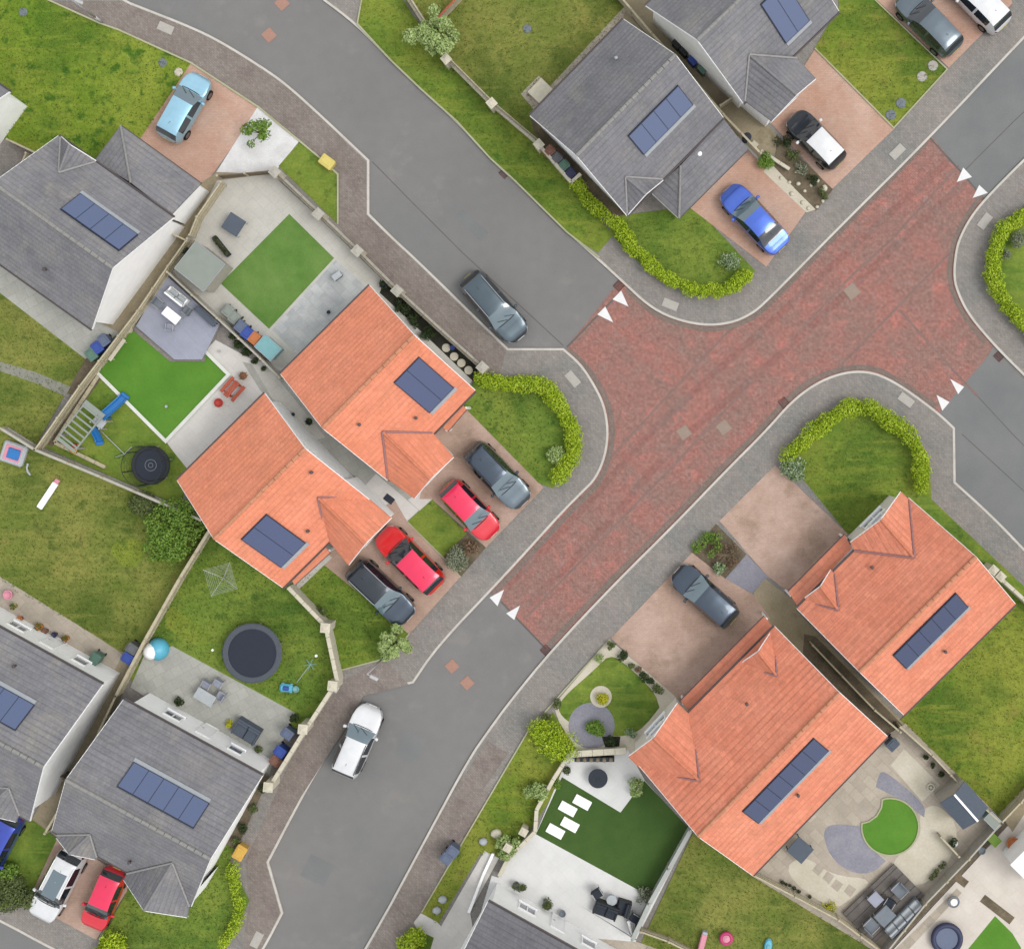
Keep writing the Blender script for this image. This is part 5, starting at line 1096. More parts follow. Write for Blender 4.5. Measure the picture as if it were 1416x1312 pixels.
for (x, y, a, l) in ((229, 39, (.9, .4), 'pale rectangular cover in the pavement at the top left bend'), (1241, 210, (.7, -.7), 'pale rectangular cover in the pavement by the red driveways'), (792, 524, (.65, .76), 'pale rectangular cover in the pavement at the nose by the hooked hedge'),
                  (927, 421, (.9, .35), 'pale rectangular cover in the pavement below the curved hedge'), (1253, 553, (.8, .6), 'pale rectangular cover in the pavement above the hedge arch'), (1362, 306, (.6, -.8), 'pale rectangular cover in the pavement at the right hand corner'),
                  (355, 1299, (.45, -.9), 'pale rectangular cover in the pavement at the bottom left')):
    cover(l, x, y, .92, .5, a, 'cover_pale', .125, frame='cover_pale')
def gully(label, x, y, ang):
    t = T('drain_grate', label, 'drain', x, y, .01, ang, .01, 'street drain grates'); k = MB(); k.box((0, -.25, .008), (.5, .04, .02)); k.box((0, .25, .008), (.5, .04, .02)); k.box((-.23, 0, .008), (.04, .46, .02)); k.box((.23, 0, .008), (.04, .46, .02)); L(k, 'frame', 'gully', t)
    k = MB(); [k.box((0, -.18+.06*i, .008), (.44, .03, .016)) for i in range(7)]; L(k, 'bars', 'gully', t)
gully('rusty drain grate by the kerb beside the top pair of white triangles', 856, 395, (1, 1)); gully('rusty drain grate beside the long grass verge', 698, 239, (1, 1)); gully('dark drain grate by the kerb at the right', 1382, 492, (1, 1))
gully('dark drain grate where the red paving ends at the bottom', 755, 899, (1, -1)); gully('dark drain grate by the kerb left of the hedge arch', 1084, 557, (1, -.8))
def lamp(label, bx, by, h, armdir=(0, 1), arm=.5):
    p = W(bx, by, .1); t = thing('street_lamp', label, 'street lamp', (p.x, p.y, .1), atan2(-armdir[1], armdir[0]), 'street lamps')
    k = MB(); k.cyl((0, 0, 0), (0, 0, 1.0), .085, .085, 12); k.cyl((0, 0, 1.0), (0, 0, h), .055, .04, 12); L(k, 'post', 'galv', t, True)
    k = MB(); k.cyl((0, 0, h-.03), (arm, 0, h+.04), .03, .03, 8); L(k, 'arm', 'galv', t)
    k = MB(); k.bbox((arm+.2, 0, h+.06), (.5, .2, .1), 0, .04); hd = L(k, 'lamp_head', 'galv', t); k = MB(); k.bbox((arm+.2, 0, h), (.36, .15, .04), 0, .02); k.obj('lamp_lens', M['lamp_glass'], hd, local=True)
lamp('grey street lamp at the pavement corner beside the pale tree', 531, 908, 5.2, (.8, .4), .2)
lamp('grey street lamp on the pavement at the top left', 141, 31, 5.0, (.9, .4)); lamp('grey street lamp on the pavement at the bottom left corner', 10, 1240, 4.6, (.6, .6))
def grit(label, x, y, ang, mat):
    t = T('grit_bin', label, 'grit bin', x, y, .1, ang, .5, 'grit bins'); k = MB(); k.box((0, 0, .3), (.72, .52, .6), 0, 1.08); L(k, 'bin_body', mat, t)
    k = MB(); k.bbox((0, 0, .66), (.86, .64, .12), 0, .06); k.bbox((0, .02, .72), (.6, .42, .06), 0, .03); L(k, 'lid', mat, t); k = MB(); k.box((0, -.33, .62), (.2, .03, .05)); L(k, 'handle', 'black', t)
grit('pale yellow grit bin on the pavement by the small dark lawn', 453, 225, (.8, .6), 'yellow'); grit('amber grit bin on the pavement beside the lower left hedge', 333, 1177, (.5, -.85), 'amber')
def bin_(label, x, y, ang, mat, lid=None, w=.52, d=.62, h=1.05, group=None):
    t = T('wheelie_bin', label, 'bin', x, y, GZ-.03, ang, h*.8, group); k = MB(); k.box((0, 0, h/2-.02), (w*.86, d*.82, h-.1), 0, 1.14); L(k, 'bin_body', mat, t)
    k = MB(); k.bbox((0, 0, h-.03), (w+.04, d+.04, .07), 0, .04); k.bbox((0, .02, h+.02), (w*.7, d*.66, .04), 0, .03); L(k, 'lid', lid or mat, t)
    k = MB(); k.cyl((-w*.4, d/2+.05, h-.03), (w*.4, d/2+.05, h-.03), .018, .018, 6); L(k, 'handle', lid or mat, t)
    for s in (-1, 1): k = MB(); k.cyl((s*w*.42, d*.4, .1), (s*w*.5, d*.4, .1), .1, .1, 12); L(k, 'wheel', 'rubber', t)
BG = 'wheelie bins'
bin_('blue-grey wheelie bin in the row beside the turf lawn, next to the bright blue one', 334, 452, (.8, .65), 'blue_grey', group=BG); bin_('bright blue wheelie bin in the row beside the turf lawn', 343, 461, (.8, .65), 'blue', group=BG)
bin_('reddish-lidded bin at the end of the row beside the turf lawn', 353, 468, (.8, .65), 'grey_plastic', 'terracotta', group=BG)
bin_('greenish recycling bin at the top of the row beside the turf lawn', 316, 430, (.8, .65), 'shed_roof', group=BG, h=.7); bin_('second greenish recycling bin in the row beside the turf lawn', 325, 440, (.8, .65), 'shed_roof', group=BG, h=.7)
bin_('blue wheelie bin at the bottom corner of the top left house', 137, 481, (.8, -.6), 'blue', group=BG); bin_('grey wheelie bin touching the blue one at the top left house', 146, 471, (.8, -.6), 'blue_grey', group=BG); bin_('green wheelie bin below the blue one at the top left house', 129, 491, (.8, -.6), 'green_plastic', group=BG)
bin_('blue wheelie bin beside the sloping fence above the lower left houses', 179, 909, (.55, -.85), 'blue', group=BG); bin_('grey wheelie bin just above the blue one at the sloping fence', 185, 896, (.55, -.85), 'grey_plastic', group=BG); bin_('green wheelie bin standing against the white wall at left', 133, 910, (.85, .5), 'green_plastic', group=BG)
bin_('blue wheelie bin by the boundary wall behind the grey house', 389, 1038, (.6, -.8), 'blue', group=BG); bin_('pale blue-grey bin by the boundary wall pillar', 399, 1013, (.6, -.8), 'blue_grey', group=BG); bin_('brown bin just below the blue one behind the grey house', 383, 1051, (.6, -.8), 'brick', group=BG, h=.8)
bin_('brown bin first in the bin yard of the grey house', 759, 211, (.7, .75), 'grey_plastic', 'brick', group=BG); bin_('dark bin second in the bin yard of the grey house', 769, 221, (.7, .75), 'grey_plastic', group=BG); bin_('green-lidded bin third in the bin yard of the grey house', 779, 231, (.7, .75), 'grey_plastic', 'green_plastic', group=BG); bin_('dark blue bin last in the bin yard of the grey house', 788, 242, (.7, .75), 'dark_blue', group=BG)
bin_('blue wheelie bin in the top alley', 960, 83, (.7, .75), 'blue', group=BG); bin_('green-lidded bin below the blue one in the top alley', 973, 95, (.7, .75), 'grey_plastic', 'green_plastic', group=BG); bin_('black bin above the blue one in the top alley', 948, 70, (.7, .75), 'black', group=BG); bin_('black bin highest in the top alley', 938, 60, (.7, .75), 'black', group=BG)
bin_('pale grey lidded bin on the pavement by the verge, the right one', 627, 1175, (.6, -.8), 'blue_grey', group=BG); bin_('pale grey lidded bin on the pavement by the verge, the left one', 618, 1185, (.6, -.8), 'slate_cover', 'blue_grey', group=BG)
bin_('dark teal bin behind the corner of the red-orange roof', 1233, 1028, (.7, .7), 'slate_cover', group=BG)
bin_('pale grey box bin outside the boundary wall by the pavement', 463, 950, (.5, -.8), 'galv', w=.35, d=.5, h=.7, group=BG)
def can(label, x, y, r, h, mat, cat='water butt', name='water_butt', top=None):
    t = T(name, label, cat, x, y, GZ-.03, None, h); k = MB(); k.lathe((0, 0, 0), [(0, 0), (r*.9, 0), (r*1.02, h*.5), (r*.95, h), (r*.85, h+.02)], 20); L(k, 'barrel', mat, t, True); k = MB(); k.lathe((0, 0, h), [(r, 0), (r, .03), (r*.3, .07), (0, .07)], 20); L(k, 'lid', top or mat, t)
can('round dark green water butt at the side of the grey garage', 1033, 190, .25, .9, 'charcoal')
# ================================================================ GARDEN FURNITURE
def table(label, x, y, l, w, ang, mat, h=.74, legm='galv', group=None, name='table', cat='table'):
    t = T(name, label, cat, x, y, GZ, ang, h, group); k = MB(); k.bbox((0, 0, h-.02), (l, w, .045), 0, .015); L(k, 'tabletop', mat, t)
    k = MB(); k.box((0, 0, h-.08), (l-.1, w-.1, .06)); L(k, 'apron', legm, t)
    for i in (-1, 1):
        for j in (-1, 1): k = MB(); k.box((i*(l/2-.07), j*(w/2-.07), (h-.1)/2), (.05, .05, h-.1)); L(k, 'leg', legm, t)
def chair(label, x, y, ang, mat, group=None, s=.5):
    t = T('garden_chair', label, 'chair', x, y, GZ, ang, .5, group); k = MB(); k.bbox((0, 0, .43), (s, s, .06), 0, .02); L(k, 'seat', mat, t)
    k = MB(); k.bbox((-s/2+.02, 0, .68), (.05, s, .46), 0, .02); L(k, 'backrest', mat, t)
    for i in (-1, 1):
        k = MB(); k.tube([(-s/2, i*s/2, .62), (s/2-.05, i*s/2, .62), (s/2-.05, i*s/2, .42)], .018, 6); L(k, 'armrest', 'galv', t)
        for j in (-1, 1): k = MB(); k.cyl((i*(s/2-.04), j*(s/2-.04), 0), (i*(s/2-.04), j*(s/2-.04), .41), .018, .018, 6); L(k, 'leg', 'galv', t)
def sofa(label, x, y, l, ang, mat, d=.75, frame='grey_plastic', group=None):
    t = T('garden_sofa', label, 'sofa', x, y, GZ, ang, .5, group); k = MB(); k.bbox((0, 0, .16), (l, d, .28), 0, .02); L(k, 'base', frame, t)
    n = max(1, round(l/.65))
    for i in range(n): k = MB(); k.bbox((-l/2+l*(i+.5)/n, .04, .37), (l/n-.03, d-.16, .14), 0, .05); L(k, 'seat_cushion', mat, t)
    k = MB(); k.bbox((0, -d/2+.07, .45), (l, .12, .5), 0, .03); L(k, 'backrest', frame, t)
    for i in range(n): k = MB(); k.bbox((-l/2+l*(i+.5)/n, -d/2+.2, .58), (l/n-.05, .14, .3), 0, .05); L(k, 'back_cushion', mat, t)
    for s in (-1, 1): k = MB(); k.bbox((s*(l/2-.05), .03, .4), (.1, d-.1, .22), 0, .02); L(k, 'armrest', frame, t)
def pot(label, x, y, r, h=.35, mat='terracotta', leaf=None, group=None, lr=1.2, z=GZ):
    t = T('plant_pot', label, 'plant pot', x, y, z, None, h, group); k = MB(); k.lathe((0, 0, 0), [(0, 0), (r*.7, 0), (r, h*.9), (r*1.1, h*.9), (r*1.1, h), (r*.88, h), (r*.85, h*.85), (0, h*.84)], 16); L(k, 'pot', mat, t, True)
    if leaf:
        p = W(x, y, h); SEED[0] += 1; leafobj('foliage', leaves([(p.x, p.y, z+h+r*.4, r*lr, r*lr, r*.8)], 90, .05, SEED[0]), leaf, t).location = (0, 0, 0)
def shed(label, x, y, l, w, ang, h, mat, roofm, rise=.0, name='shed', door=True):
    t = T(name, label, 'shed', x, y, GZ, ang, h); k = MB(); k.box((0, 0, h/2), (l-.16, w-.16, h)); L(k, 'wall', mat, t)
    if rise:
        for s in (-1, 1):
            k = MB(); a, b, c, d = (-l/2, s*w/2, h-.05), (l/2, s*w/2, h-.05), (l/2, 0, h+rise), (-l/2, 0, h+rise); u = [(q[0], q[1], q[2]+.05) for q in (a, b, c, d)]
            k.add([a, b, c, d]+u, [(0, 1, 2, 3), (7, 6, 5, 4), (0, 4, 5, 1), (1, 5, 6, 2), (2, 6, 7, 3), (3, 7, 4, 0)]); L(k, 'roof', roofm, t)
        k = MB(); k.box((0, 0, h+rise+.06), (l, .12, .05)); L(k, 'ridge', 'upvc', t)
        k = MB(); [k.add([(s*(l/2-.08), -w/2+.08, h-.02), (s*(l/2-.08), w/2-.08, h-.02), (s*(l/2-.08), 0, h+rise-.03)], [(0, 1, 2)]) for s in (-1, 1)]; L(k, 'gable', mat, t)
    else: k = MB(); k.bbox((0, 0, h+.05), (l, w, .1), 0, .02); L(k, 'roof', roofm, t); k = MB(); k.tube([(-l/2, -w/2, h+.1), (l/2, -w/2, h+.1), (l/2, w/2, h+.1), (-l/2, w/2, h+.1), (-l/2, -w/2, h+.1)], .025, 6); L(k, 'roof_edge', 'flash', t)
    k = MB(); k.box((0, -w/2+.06, h*.46), (.8, .05, h*.86)); dr = L(k, 'door', mat, t); k = MB(); k.box((.3, -w/2+.02, h*.5), (.04, .04, .14)); k.obj('handle', M['black'], dr, local=True)
    return t
shed('flat roofed grey-green shed between the turf lawn and the fence', 278, 369, 2.1, 1.95, (.78, .62), 2.0, 'timber_grey', 'shed_roof')
shed('slate blue roofed shed with a white ridge near the far right fence', 1332, 1112, 2.0, 1.9, (.66, .75), 1.9, 'timber_grey', 'slate_cover', .45)
shed('small flat teal storage box behind the teal roof edge beside the bins', 372, 481, 1.25, .95, (.74, .67), 1.0, 'teal', 'teal')
shed('low pale green storage box wedged in the fence corner by the shed', 1372, 1133, .95, .62, (.7, .7), 1.0, 'teal', 'shed_roof')
table('square slate blue covered table on the pale patio by the turf lawn', 324, 311, 1.05, 1.05, (.85, .55), 'slate_cover'); table('dark square covered table close to the red-orange roof', 1106, 1174, 1.15, 1.1, (.8, .7), 'slate_cover', legm='black')
t = T('planter', 'long dark planter on the pale patio below the square table', 'planter', 307, 341, GZ, (.62, .78), .3); k = MB(); k.box((0, 0, .17), (1.35, .26, .34), 0, 1.05); L(k, 'trough', 'charcoal', t); k = MB(); k.box((0, 0, .36), (1.25, .2, .03)); L(k, 'soil', 'timber_dark', t)
p = W(307, 341, .3); v = Vector((.62, -.78, 0)).normalized(); V = leaves([(p.x+v.x*u, p.y+v.y*u, GZ+.42, .14, .14, .12) for u in (-.5, -.25, 0, .25, .5)], 300, .045, 77); o_ = leafobj('foliage', V, 'leaf_dark', None); o_.parent = t; o_.matrix_parent_inverse = Matrix.Identity(4)
o_.location = Matrix.Rotation(-t.rotation_euler[2], 3, 'Z') @ (o_.location-t.location); o_.rotation_euler[2] = -t.rotation_euler[2]
# slate grey deck
dk = [(229, 380), (304, 448), (291, 474), (279, 497), (241, 497), (188, 451)]; P = [W(a, b, .42) for a, b in dk]; m = sum(P, Vector())/len(P)
t = thing('decking', 'raised slate grey deck with clipped corners beside the bright turf', 'decking', (m.x, m.y, .14)); k = MB(); k.prism([(q.x, q.y) for q in P], .36, .42); k.obj('deck_boards', M['deck'], t); k = MB(); k.prism([(q.x, q.y) for q in [m+(q-m)*.975 for q in P]], .1, .36); k.obj('deck_frame', M['timber_grey'], t)
DKZ = .42
def on(z, f, *a, **kw):
    global GZ
    g = GZ; GZ = z; r = f(*a, **kw); GZ = g; return r
on(DKZ, table, 'white rectangular table on the slate grey deck', 240, 437, 1.05, .55, (.8, .65), 'upvc'); on(DKZ, sofa, 'white cushioned sofa against the deck corner', 247, 411, 1.3, (.78, .62), 'lgrey', .55, 'upvc')
on(DKZ, chair, 'grey chair on the slate deck above the white table, left one', 222, 420, (.7, .6), 'mgrey', 'chairs on the slate grey deck'); on(DKZ, chair, 'grey chair on the slate deck right of the white table', 262, 430, (-.8, -.6), 'mgrey', 'chairs on the slate grey deck'); on(DKZ, chair, 'thin framed chair on the slate deck below the white table', 238, 453, (.1, -1), 'deck', 'chairs on the slate grey deck', .42)
on(DKZ, table, 'long dark bench table along the deck fence', 287, 438, 1.5, .32, (.72, .69), 'slate_cover', .45, 'black', name='bench', cat='bench')
# play area
t = T('climbing_frame', 'grey-green slatted climbing frame in the fenced play corner', 'climbing frame', 112, 590, GZ, (.62, -.78), 1.2)
for s in (-1, 1): k = MB(); k.box((0, s*.62, 1.15), (2.3, .09, .09)); L(k, 'beam', 'shed_roof', t)
for i in range(7): k = MB(); k.box((-1.05+.35*i, 0, 1.17), (.1, 1.2, .06)); L(k, 'slat', 'shed_roof', t)
L(MB().box((1.25, 0, 1.15), (.35, 1.4, .05)), 'platform', 'shed_roof', t); L(MB().box((-1.3, 0, 1.15), (.2, 1.3, .05)), 'platform', 'shed_roof', t)
for s in (-1, 1):
    for j in (-1, 1): k = MB(); k.box((s*1.1, j*.62, .56), (.09, .09, 1.12)); L(k, 'post', 'timber_grey', t)
t = T('playhouse_tower', 'small pale platform tower joining the two blue slides', 'play tower', 139, 583, GZ, (.62, -.78), .9)
k = MB(); k.bbox((0, 0, .9), (.62, .72, .08), 0, .02); L(k, 'platform', 'lgrey', t)
for s in (-1, 1):
    for j in (-1, 1): k = MB(); k.box((s*.27, j*.32, .6), (.07, .07, 1.2)); L(k, 'post', 'timber_grey', t)
def slide(label, x, y, l, ang, w=.5, mat='bright_blue', h=1.0):
    t = T('slide', label, 'slide', x, y, GZ, ang, .5); n = 10; a = MB(); pr = [(-l/2+l*i/n, h*(1-i/n)**1.3+.06+(.04 if i == n else 0)) for i in range(n+1)]
    for i in range(n):
        (x0, z0), (x1, z1) = pr[i], pr[i+1]
        sec = lambda X, Z: [(X, -w/2, Z+.16), (X, -w/2+.06, Z+.14), (X, -w/2+.1, Z), (X, w/2-.1, Z), (X, w/2-.06, Z+.14), (X, w/2, Z+.16), (X, w/2, Z-.02), (X, -w/2, Z-.02)]
        A, B = sec(x0, z0), sec(x1, z1); a.add(A+B, [(j, 8+j, 8+(j+1) % 8, (j+1) % 8) for j in range(8)])
    L(a, 'chute', mat, t); k = MB(); k.box((-l/2+.1, 0, h/2), (.08, w-.1, h)); L(k, 'support', mat, t); k = MB(); k.bbox((l/2+.08, 0, .1), (.22, w+.04, .14), 0, .05); L(k, 'landing_lip', mat, t)
slide('long bright blue slide reaching the white turf edging', 158, 563, 1.55, (.62, -.78)); slide('short blue slide below the pale play platform', 134, 601, .85, (.15, 1), .42, 'bright_blue', .7)
k = T('toy_vehicle', 'yellow and red ride-on toy by the play corner fence', 'toy', 105, 620, GZ, (.3, -1), .2); m_ = MB(); m_.bbox((0, 0, .22), (.62, .3, .2), 0, .06); L(m_, 'toy_body', 'amber', k); m_ = MB(); m_.bbox((.18, 0, .4), (.26, .28, .22), 0, .05); L(m_, 'toy_cabin', 'red', k); m_ = MB(); m_.bbox((-.12, .12, .36), (.25, .2, .1), 0, .04); L(m_, 'toy_seat', 'orange', k)
for i in (-1, 1):
    for j in (-1, 1): m_ = MB(); m_.cyl((i*.2, j*.14, .1), (i*.2, j*.19, .1), .1, .1, 12); L(m_, 'wheel', 'black', k)
t = T('toy_goal', 'thin pale goal frame lying in the play area beside the trampoline', 'toy goal', 156, 612, GZ, (.72, .7), .2); k = MB(); k.tube([(-1.0, 0, .05), (.95, 0, .05), (.95, .6, .05)], .025, 6); k.tube([(.95, 0, .05), (.7, -.5, .05)], .02, 6); L(k, 'frame', 'galv', t)
def trampoline(label, x, y, r, pad='pad_grey', net=False):
    t = T('trampoline', label, 'trampoline', x, y, GZ, None, .7); r *= S*(1-.75/H); zt = .75; k = MB(); k.ring((0, 0, zt-.03), r, .035, 40); L(k, 'frame', 'black', t, True)
    k = MB(); k.disc((0, 0, zt-.02), r*.84, 40); L(k, 'jumping_mat', 'mat_black', t)
    k = MB(); n = 40; vs = []
    for i in range(n):
        a = 2*pi*i/n
        for (rr, z) in ((r*.83, zt+.01), (r*.86, zt+.045), (r*1.0, zt+.045), (r*1.035, zt+.0)): vs.append((rr*cos(a), rr*sin(a), z))
    k.add(vs, [(i*4+j, ((i+1) % n)*4+j, ((i+1) % n)*4+j+1, i*4+j+1) for i in range(n) for j in range(3)]); L(k, 'safety_pad', pad, t)
    for i in range(6):
        a = 2*pi*i/6+.3; k = MB(); k.cyl((r*cos(a), r*sin(a), 0), (r*cos(a), r*sin(a), zt), .025, .025, 8); L(k, 'leg', 'galv', t)
        if net: k = MB(); k.cyl((r*1.03*cos(a), r*1.03*sin(a), zt), (r*1.05*cos(a), r*1.05*sin(a), 2.3), .03, .03, 8); L(k, 'net_pole', 'black', t)
    if net:
        k = MB(); k.ring((0, 0, 2.3), r*1.05, .02, 36, 6); L(k, 'top_ring', 'black', t); k = MB(); n = 72
        for i in range(n): a = 2*pi*i/n; k.cyl((r*1.02*cos(a), r*1.02*sin(a), zt), (r*1.03*cos(a), r*1.03*sin(a), 2.28), .006, .006, 3, False)
        for z in (1.1, 1.5, 1.9): k.ring((0, 0, z), r*1.025, .006, 36, 4)
        L(k, 'safety_net', 'black', t); k = MB(); k.ring((0, 0, zt-.01), r*.3, .02, 24, 6); k.ring((0, 0, zt-.01), r*.12, .02, 20, 6); L(k, 'printed_ring', 'mgrey', t)
trampoline('black trampoline with safety netting in the play area', 210, 643, 26, 'black', True); trampoline('large black trampoline with grey padding on the lower left lawn', 350, 902, 40)
# toys & odd things around the lawns
t = T('bench', 'red stained wooden picnic bench on the cream paving by the turf', 'bench', 322, 538, GZ, (.66, -.76), .5); k = MB(); [k.box((0, -.12+.12*i, .62), (1.1, .1, .04)) for i in range(3)]; L(k, 'tabletop', 'redwood', t)
for s in (-1, 1): k = MB(); k.box((0, s*.42, .38), (1.1, .2, .04)); L(k, 'seat', 'redwood', t)
for s in (-1, 1): k = MB(); k.box((s*.4, 0, .34), (.07, .95, .06)); k.box((s*.4, 0, .3), (.06, .4, .58)); L(k, 'leg', 'redwood', t)
pot('reddish brown pot at the lower end of the red bench', 303, 557, .24, .4, 'red'); pot('pinkish brown pot at the upper end of the red bench', 337, 520, .2, .35, 'terracotta', 'leaf_red')
pot('small white pot on the cream paving beside the turf', 304, 486, .07, .15, 'galv'); pot('pale ball planter on the bright turf', 231, 562, .08, .12, 'lgrey'); 
for i, (x, y, l) in enumerate(((181, 457, 'pale post at the top corner of the bright turf'), (137, 510, 'pale stone at the left corner of the bright turf'))): pot(l, x, y, .14, .3, 'stone')
t = T('garden_bench', 'narrow pale bench on the bright turf beside the fence', 'bench', 163, 484, GZ, (.58, -.8), .4); k = MB(); k.bbox((0, 0, .4), (1.5, .22, .05), 0, .01); L(k, 'seat', 'stone', t); [L(MB().box((s*.6, 0, .19), (.06, .2, .38)), 'leg', 'stone', t) for s in (-1, 1)]
t = T('sandpit', 'pink and blue sandpit toy at the left end of the grey fence', 'toy', 18, 627, GZ, (.9, .3), .4); k = MB(); k.bbox((0, 0, .16), (1.4, 1.25, .3), 0, .1); L(k, 'tray', 'lgrey', t); k = MB(); k.bbox((0, 0, .3), (1.0, .9, .06), 0, .1); L(k, 'inner_tray', 'pink', t); k = MB(); k.bbox((.08, 0, .36), (.72, .62, .08), 0, .12); L(k, 'water', 'bright_blue', t)
t = T('toy_plank', 'white plastic plank lying on the rough lawn', 'toy', 67, 685, GZ, (.55, -.83), .1); k = MB(); k.bbox((0, 0, .1), (1.75, .36, .12), 0, .04); L(k, 'board', 'upvc', t); k = MB(); k.bbox((.98, 0, .1), (.3, .3, .08), 0, .04); L(k, 'handle', 'pink', t)
t = T('garden_hoop', 'curved pale plastic track piece on the rough lawn near the fence', 'toy', 41, 649, GZ, (1, 0), .1); k = MB(); k.tube([(-.05, .35, .06), (-.12, .1, .06), (-.05, -.15, .06), (.1, -.32, .06)], .06, 8); L(k, 'track', 'lgrey', t)
t = T('rotary_dryer', 'grey rotary clothes dryer open over the dark lawn', 'clothes dryer', 307, 800, GZ, (1, .55), 1.7); k = MB(); k.cyl((0, 0, 0), (0, 0, 1.75), .025, .022, 8); L(k, 'pole', 'galv', t)
tips = [(1.12*cos(a), 1.12*sin(a), 1.85) for a in (0, pi/2, pi, 3*pi/2)]
for q in tips: k = MB(); k.cyl((0, 0, 1.3), q, .016, .014, 6); L(k, 'arm', 'galv', t)
k = MB()
for s in (.3, .44, .56, .67, .77, .87, .96):
    for i in range(4):
        a, b = Vector(tips[i]), Vector(tips[(i+1) % 4]); o = Vector((0, 0, 1.3)); k.cyl(o+(a-o)*s, o+(b-o)*s, .008, .008, 4, False)
L(k, 'washing_line', 'fence_white', t)
t = T('toy_dome', 'white and sky blue domed plastic toy by the fence', 'toy', 217, 898, GZ, (.9, -.4), .5); k = MB(); k.lathe((0, 0, 0), [(.62, 0), (.66, .2), (.56, .5), (.34, .72), (0, .8)], 22); o = L(k, 'dome', 'sky_blue', t, True)
k = MB(); k.lathe((-.3, .05, .05), [(.5, 0), (.52, .3), (.42, .62), (.24, .84), (0, .9)], 18); L(k, 'white_panel', 'upvc', t, True)
table('pale rectangular table on the grey patio slabs', 284, 963, 1.2, .68, (.85, .52), 'lgrey')
CG = 'chairs round the pale patio table'
chair('blue-grey chair above the pale patio table, left', 286, 946, (-.5, .85), 'deck', CG); chair('blue-grey chair above the pale patio table, right', 303, 944, (-.5, .85), 'deck', CG); chair('blue-grey chair at the right end of the pale patio table', 306, 962, (-.85, -.5), 'deck', CG)
sofa('wide grey covered sofa on the patio against the white wall', 341, 1011, 1.5, (-.85, -.52), 'slate_cover', 1.05, 'slate_cover')
t = T('toy_windmill', 'spindly pale green sprinkler toy on the lawn by the boundary wall', 'toy', 430, 918, GZ, (.55, -.83), .3); k = MB()
for a in range(6): k.cyl((0, 0, .3), (.36*cos(a*pi/3+.2), .36*sin(a*pi/3+.2), .32), .022, .015, 5)
L(k, 'arms', 'teal', t); k = MB(); k.cyl((0, 0, .3), (-1.35, .1, .1), .02, .02, 5); k.cyl((0, 0, 0), (0, 0, .3), .02, .02, 5); L(k, 'stem', 'lgrey', t)
t = T('ride_on_toy', 'light blue ride-on toy lying by the boundary wall lawn', 'toy', 397, 950, GZ, (.95, .1), .2); k = MB(); k.bbox((0, 0, .22), (.78, .46, .24), 0, .12); L(k, 'toy_body', 'sky_blue', t); k = MB(); k.bbox((.0, 0, .36), (.36, .26, .1), 0, .05); L(k, 'toy_seat', 'blue', t); [L(MB().cyl((i*.25, j*.2, .1), (i*.25, j*.27, .1), .1, .1, 12), 'wheel', 'teal', t) for i in (-1, 1) for j in (-1, 1)]
pot('pale green bucket next to the light blue ride-on toy', 410, 952, .17, .3, 'teal'); pot('small white ball toy on the dark lawn near the large trampoline', 295, 898, .07, .12, 'upvc'); pot('small white pot by the sprinkler toy', 438, 906, .08, .12, 'upvc')
PG = 'terracotta pots in the row along the white wall'
for i, (x, y, r, m, l) in enumerate(((12, 822, .26, 'pink', 'large pinkish pot at the top of the pot row'), (20, 838, .16, 'yellow', 'cream pot second in the pot row'), (28, 855, .16, 'terracotta', 'small terracotta pot third in the pot row'), (55, 866, .2, 'orange', 'orange pot in the middle of the pot row'), (63, 872, .16, 'brick', 'brick red pot beside the orange one in the pot row'), (92, 882, .17, 'orange', 'bright orange pot near the end of the pot row'), (76, 877, .15, 'dark_blue', 'dark blue glazed pot in the pot row'))):
    pot(l, x, y, r, .35, m, 'leaf_olive' if i % 2 else None, PG)
# white patio
t = T('garden_table', 'round black covered table on the white patio', 'table', 827, 1075, GZ, None, .6); k = MB(); k.lathe((0, 0, 0), [(0, .0), (.3, 0), (.3, .5), (.54, .55), (.56, .62), (.52, .66), (0, .69)], 26); L(k, 'cover', 'charcoal', t); k = MB(); k.ring((0, 0, .665), .3, .015, 24, 6); k.ring((0, 0, .685), .12, .015, 16, 6); L(k, 'seam_ring', 'black', t)
for i, (x, y, l) in enumerate(((805, 1109, 'white sun lounger on the dark turf, top right one of four'), (785, 1118, 'white sun lounger on the dark turf, upper left one of four'), (788, 1140, 'white sun lounger on the dark turf, lower right one of four'), (768, 1149, 'white sun lounger on the dark turf, bottom left one of four'))):
    t = T('paving_slab', l.replace('sun lounger', 'paving slab'), 'paving slab', x, y, .135, (.88, .48), .2, 'white slabs set in the dark turf'); k = MB(); k.bbox((0, 0, .05), (1.02, .56, .08), 0, .012); o = L(k, 'slab', 'upvc', t)
SG = 'black sofas on the white patio'
sofa('long black sofa at the bottom of the white patio', 838, 1258, 1.4, (-.93, -.35), 'charcoal', .85, 'black', SG); sofa('short black sofa closing the corner of the white patio', 862, 1255, .85, (.3, -.95), 'charcoal', .8, 'black', SG)
chair('black garden chair left above the long black sofa', 826, 1234, (.5, .8), 'charcoal', None, .55); chair('black garden chair at the right of the corner sofa', 877, 1268, (-.8, -.5), 'charcoal', None, .5)
t = T('parasol', 'closed white parasol lying by the black sofas', 'parasol', 872, 1283, GZ, (.25, 1), .4); k = MB(); k.cyl((-.5, 0, .35), (.45, 0, .35), .11, .05, 10); L(k, 'folded_canopy', 'upvc', t); k = MB(); k.cyl((-.75, 0, .35), (-.5, 0, .35), .025, .025, 8); k.cyl((.45, 0, .35), (.6, 0, .3), .02, .02, 8); k.box((-.4, 0, .12), (.06, .3, .24)); k.box((.35, 0, .12), (.06, .3, .24)); L(k, 'pole', 'galv', t)
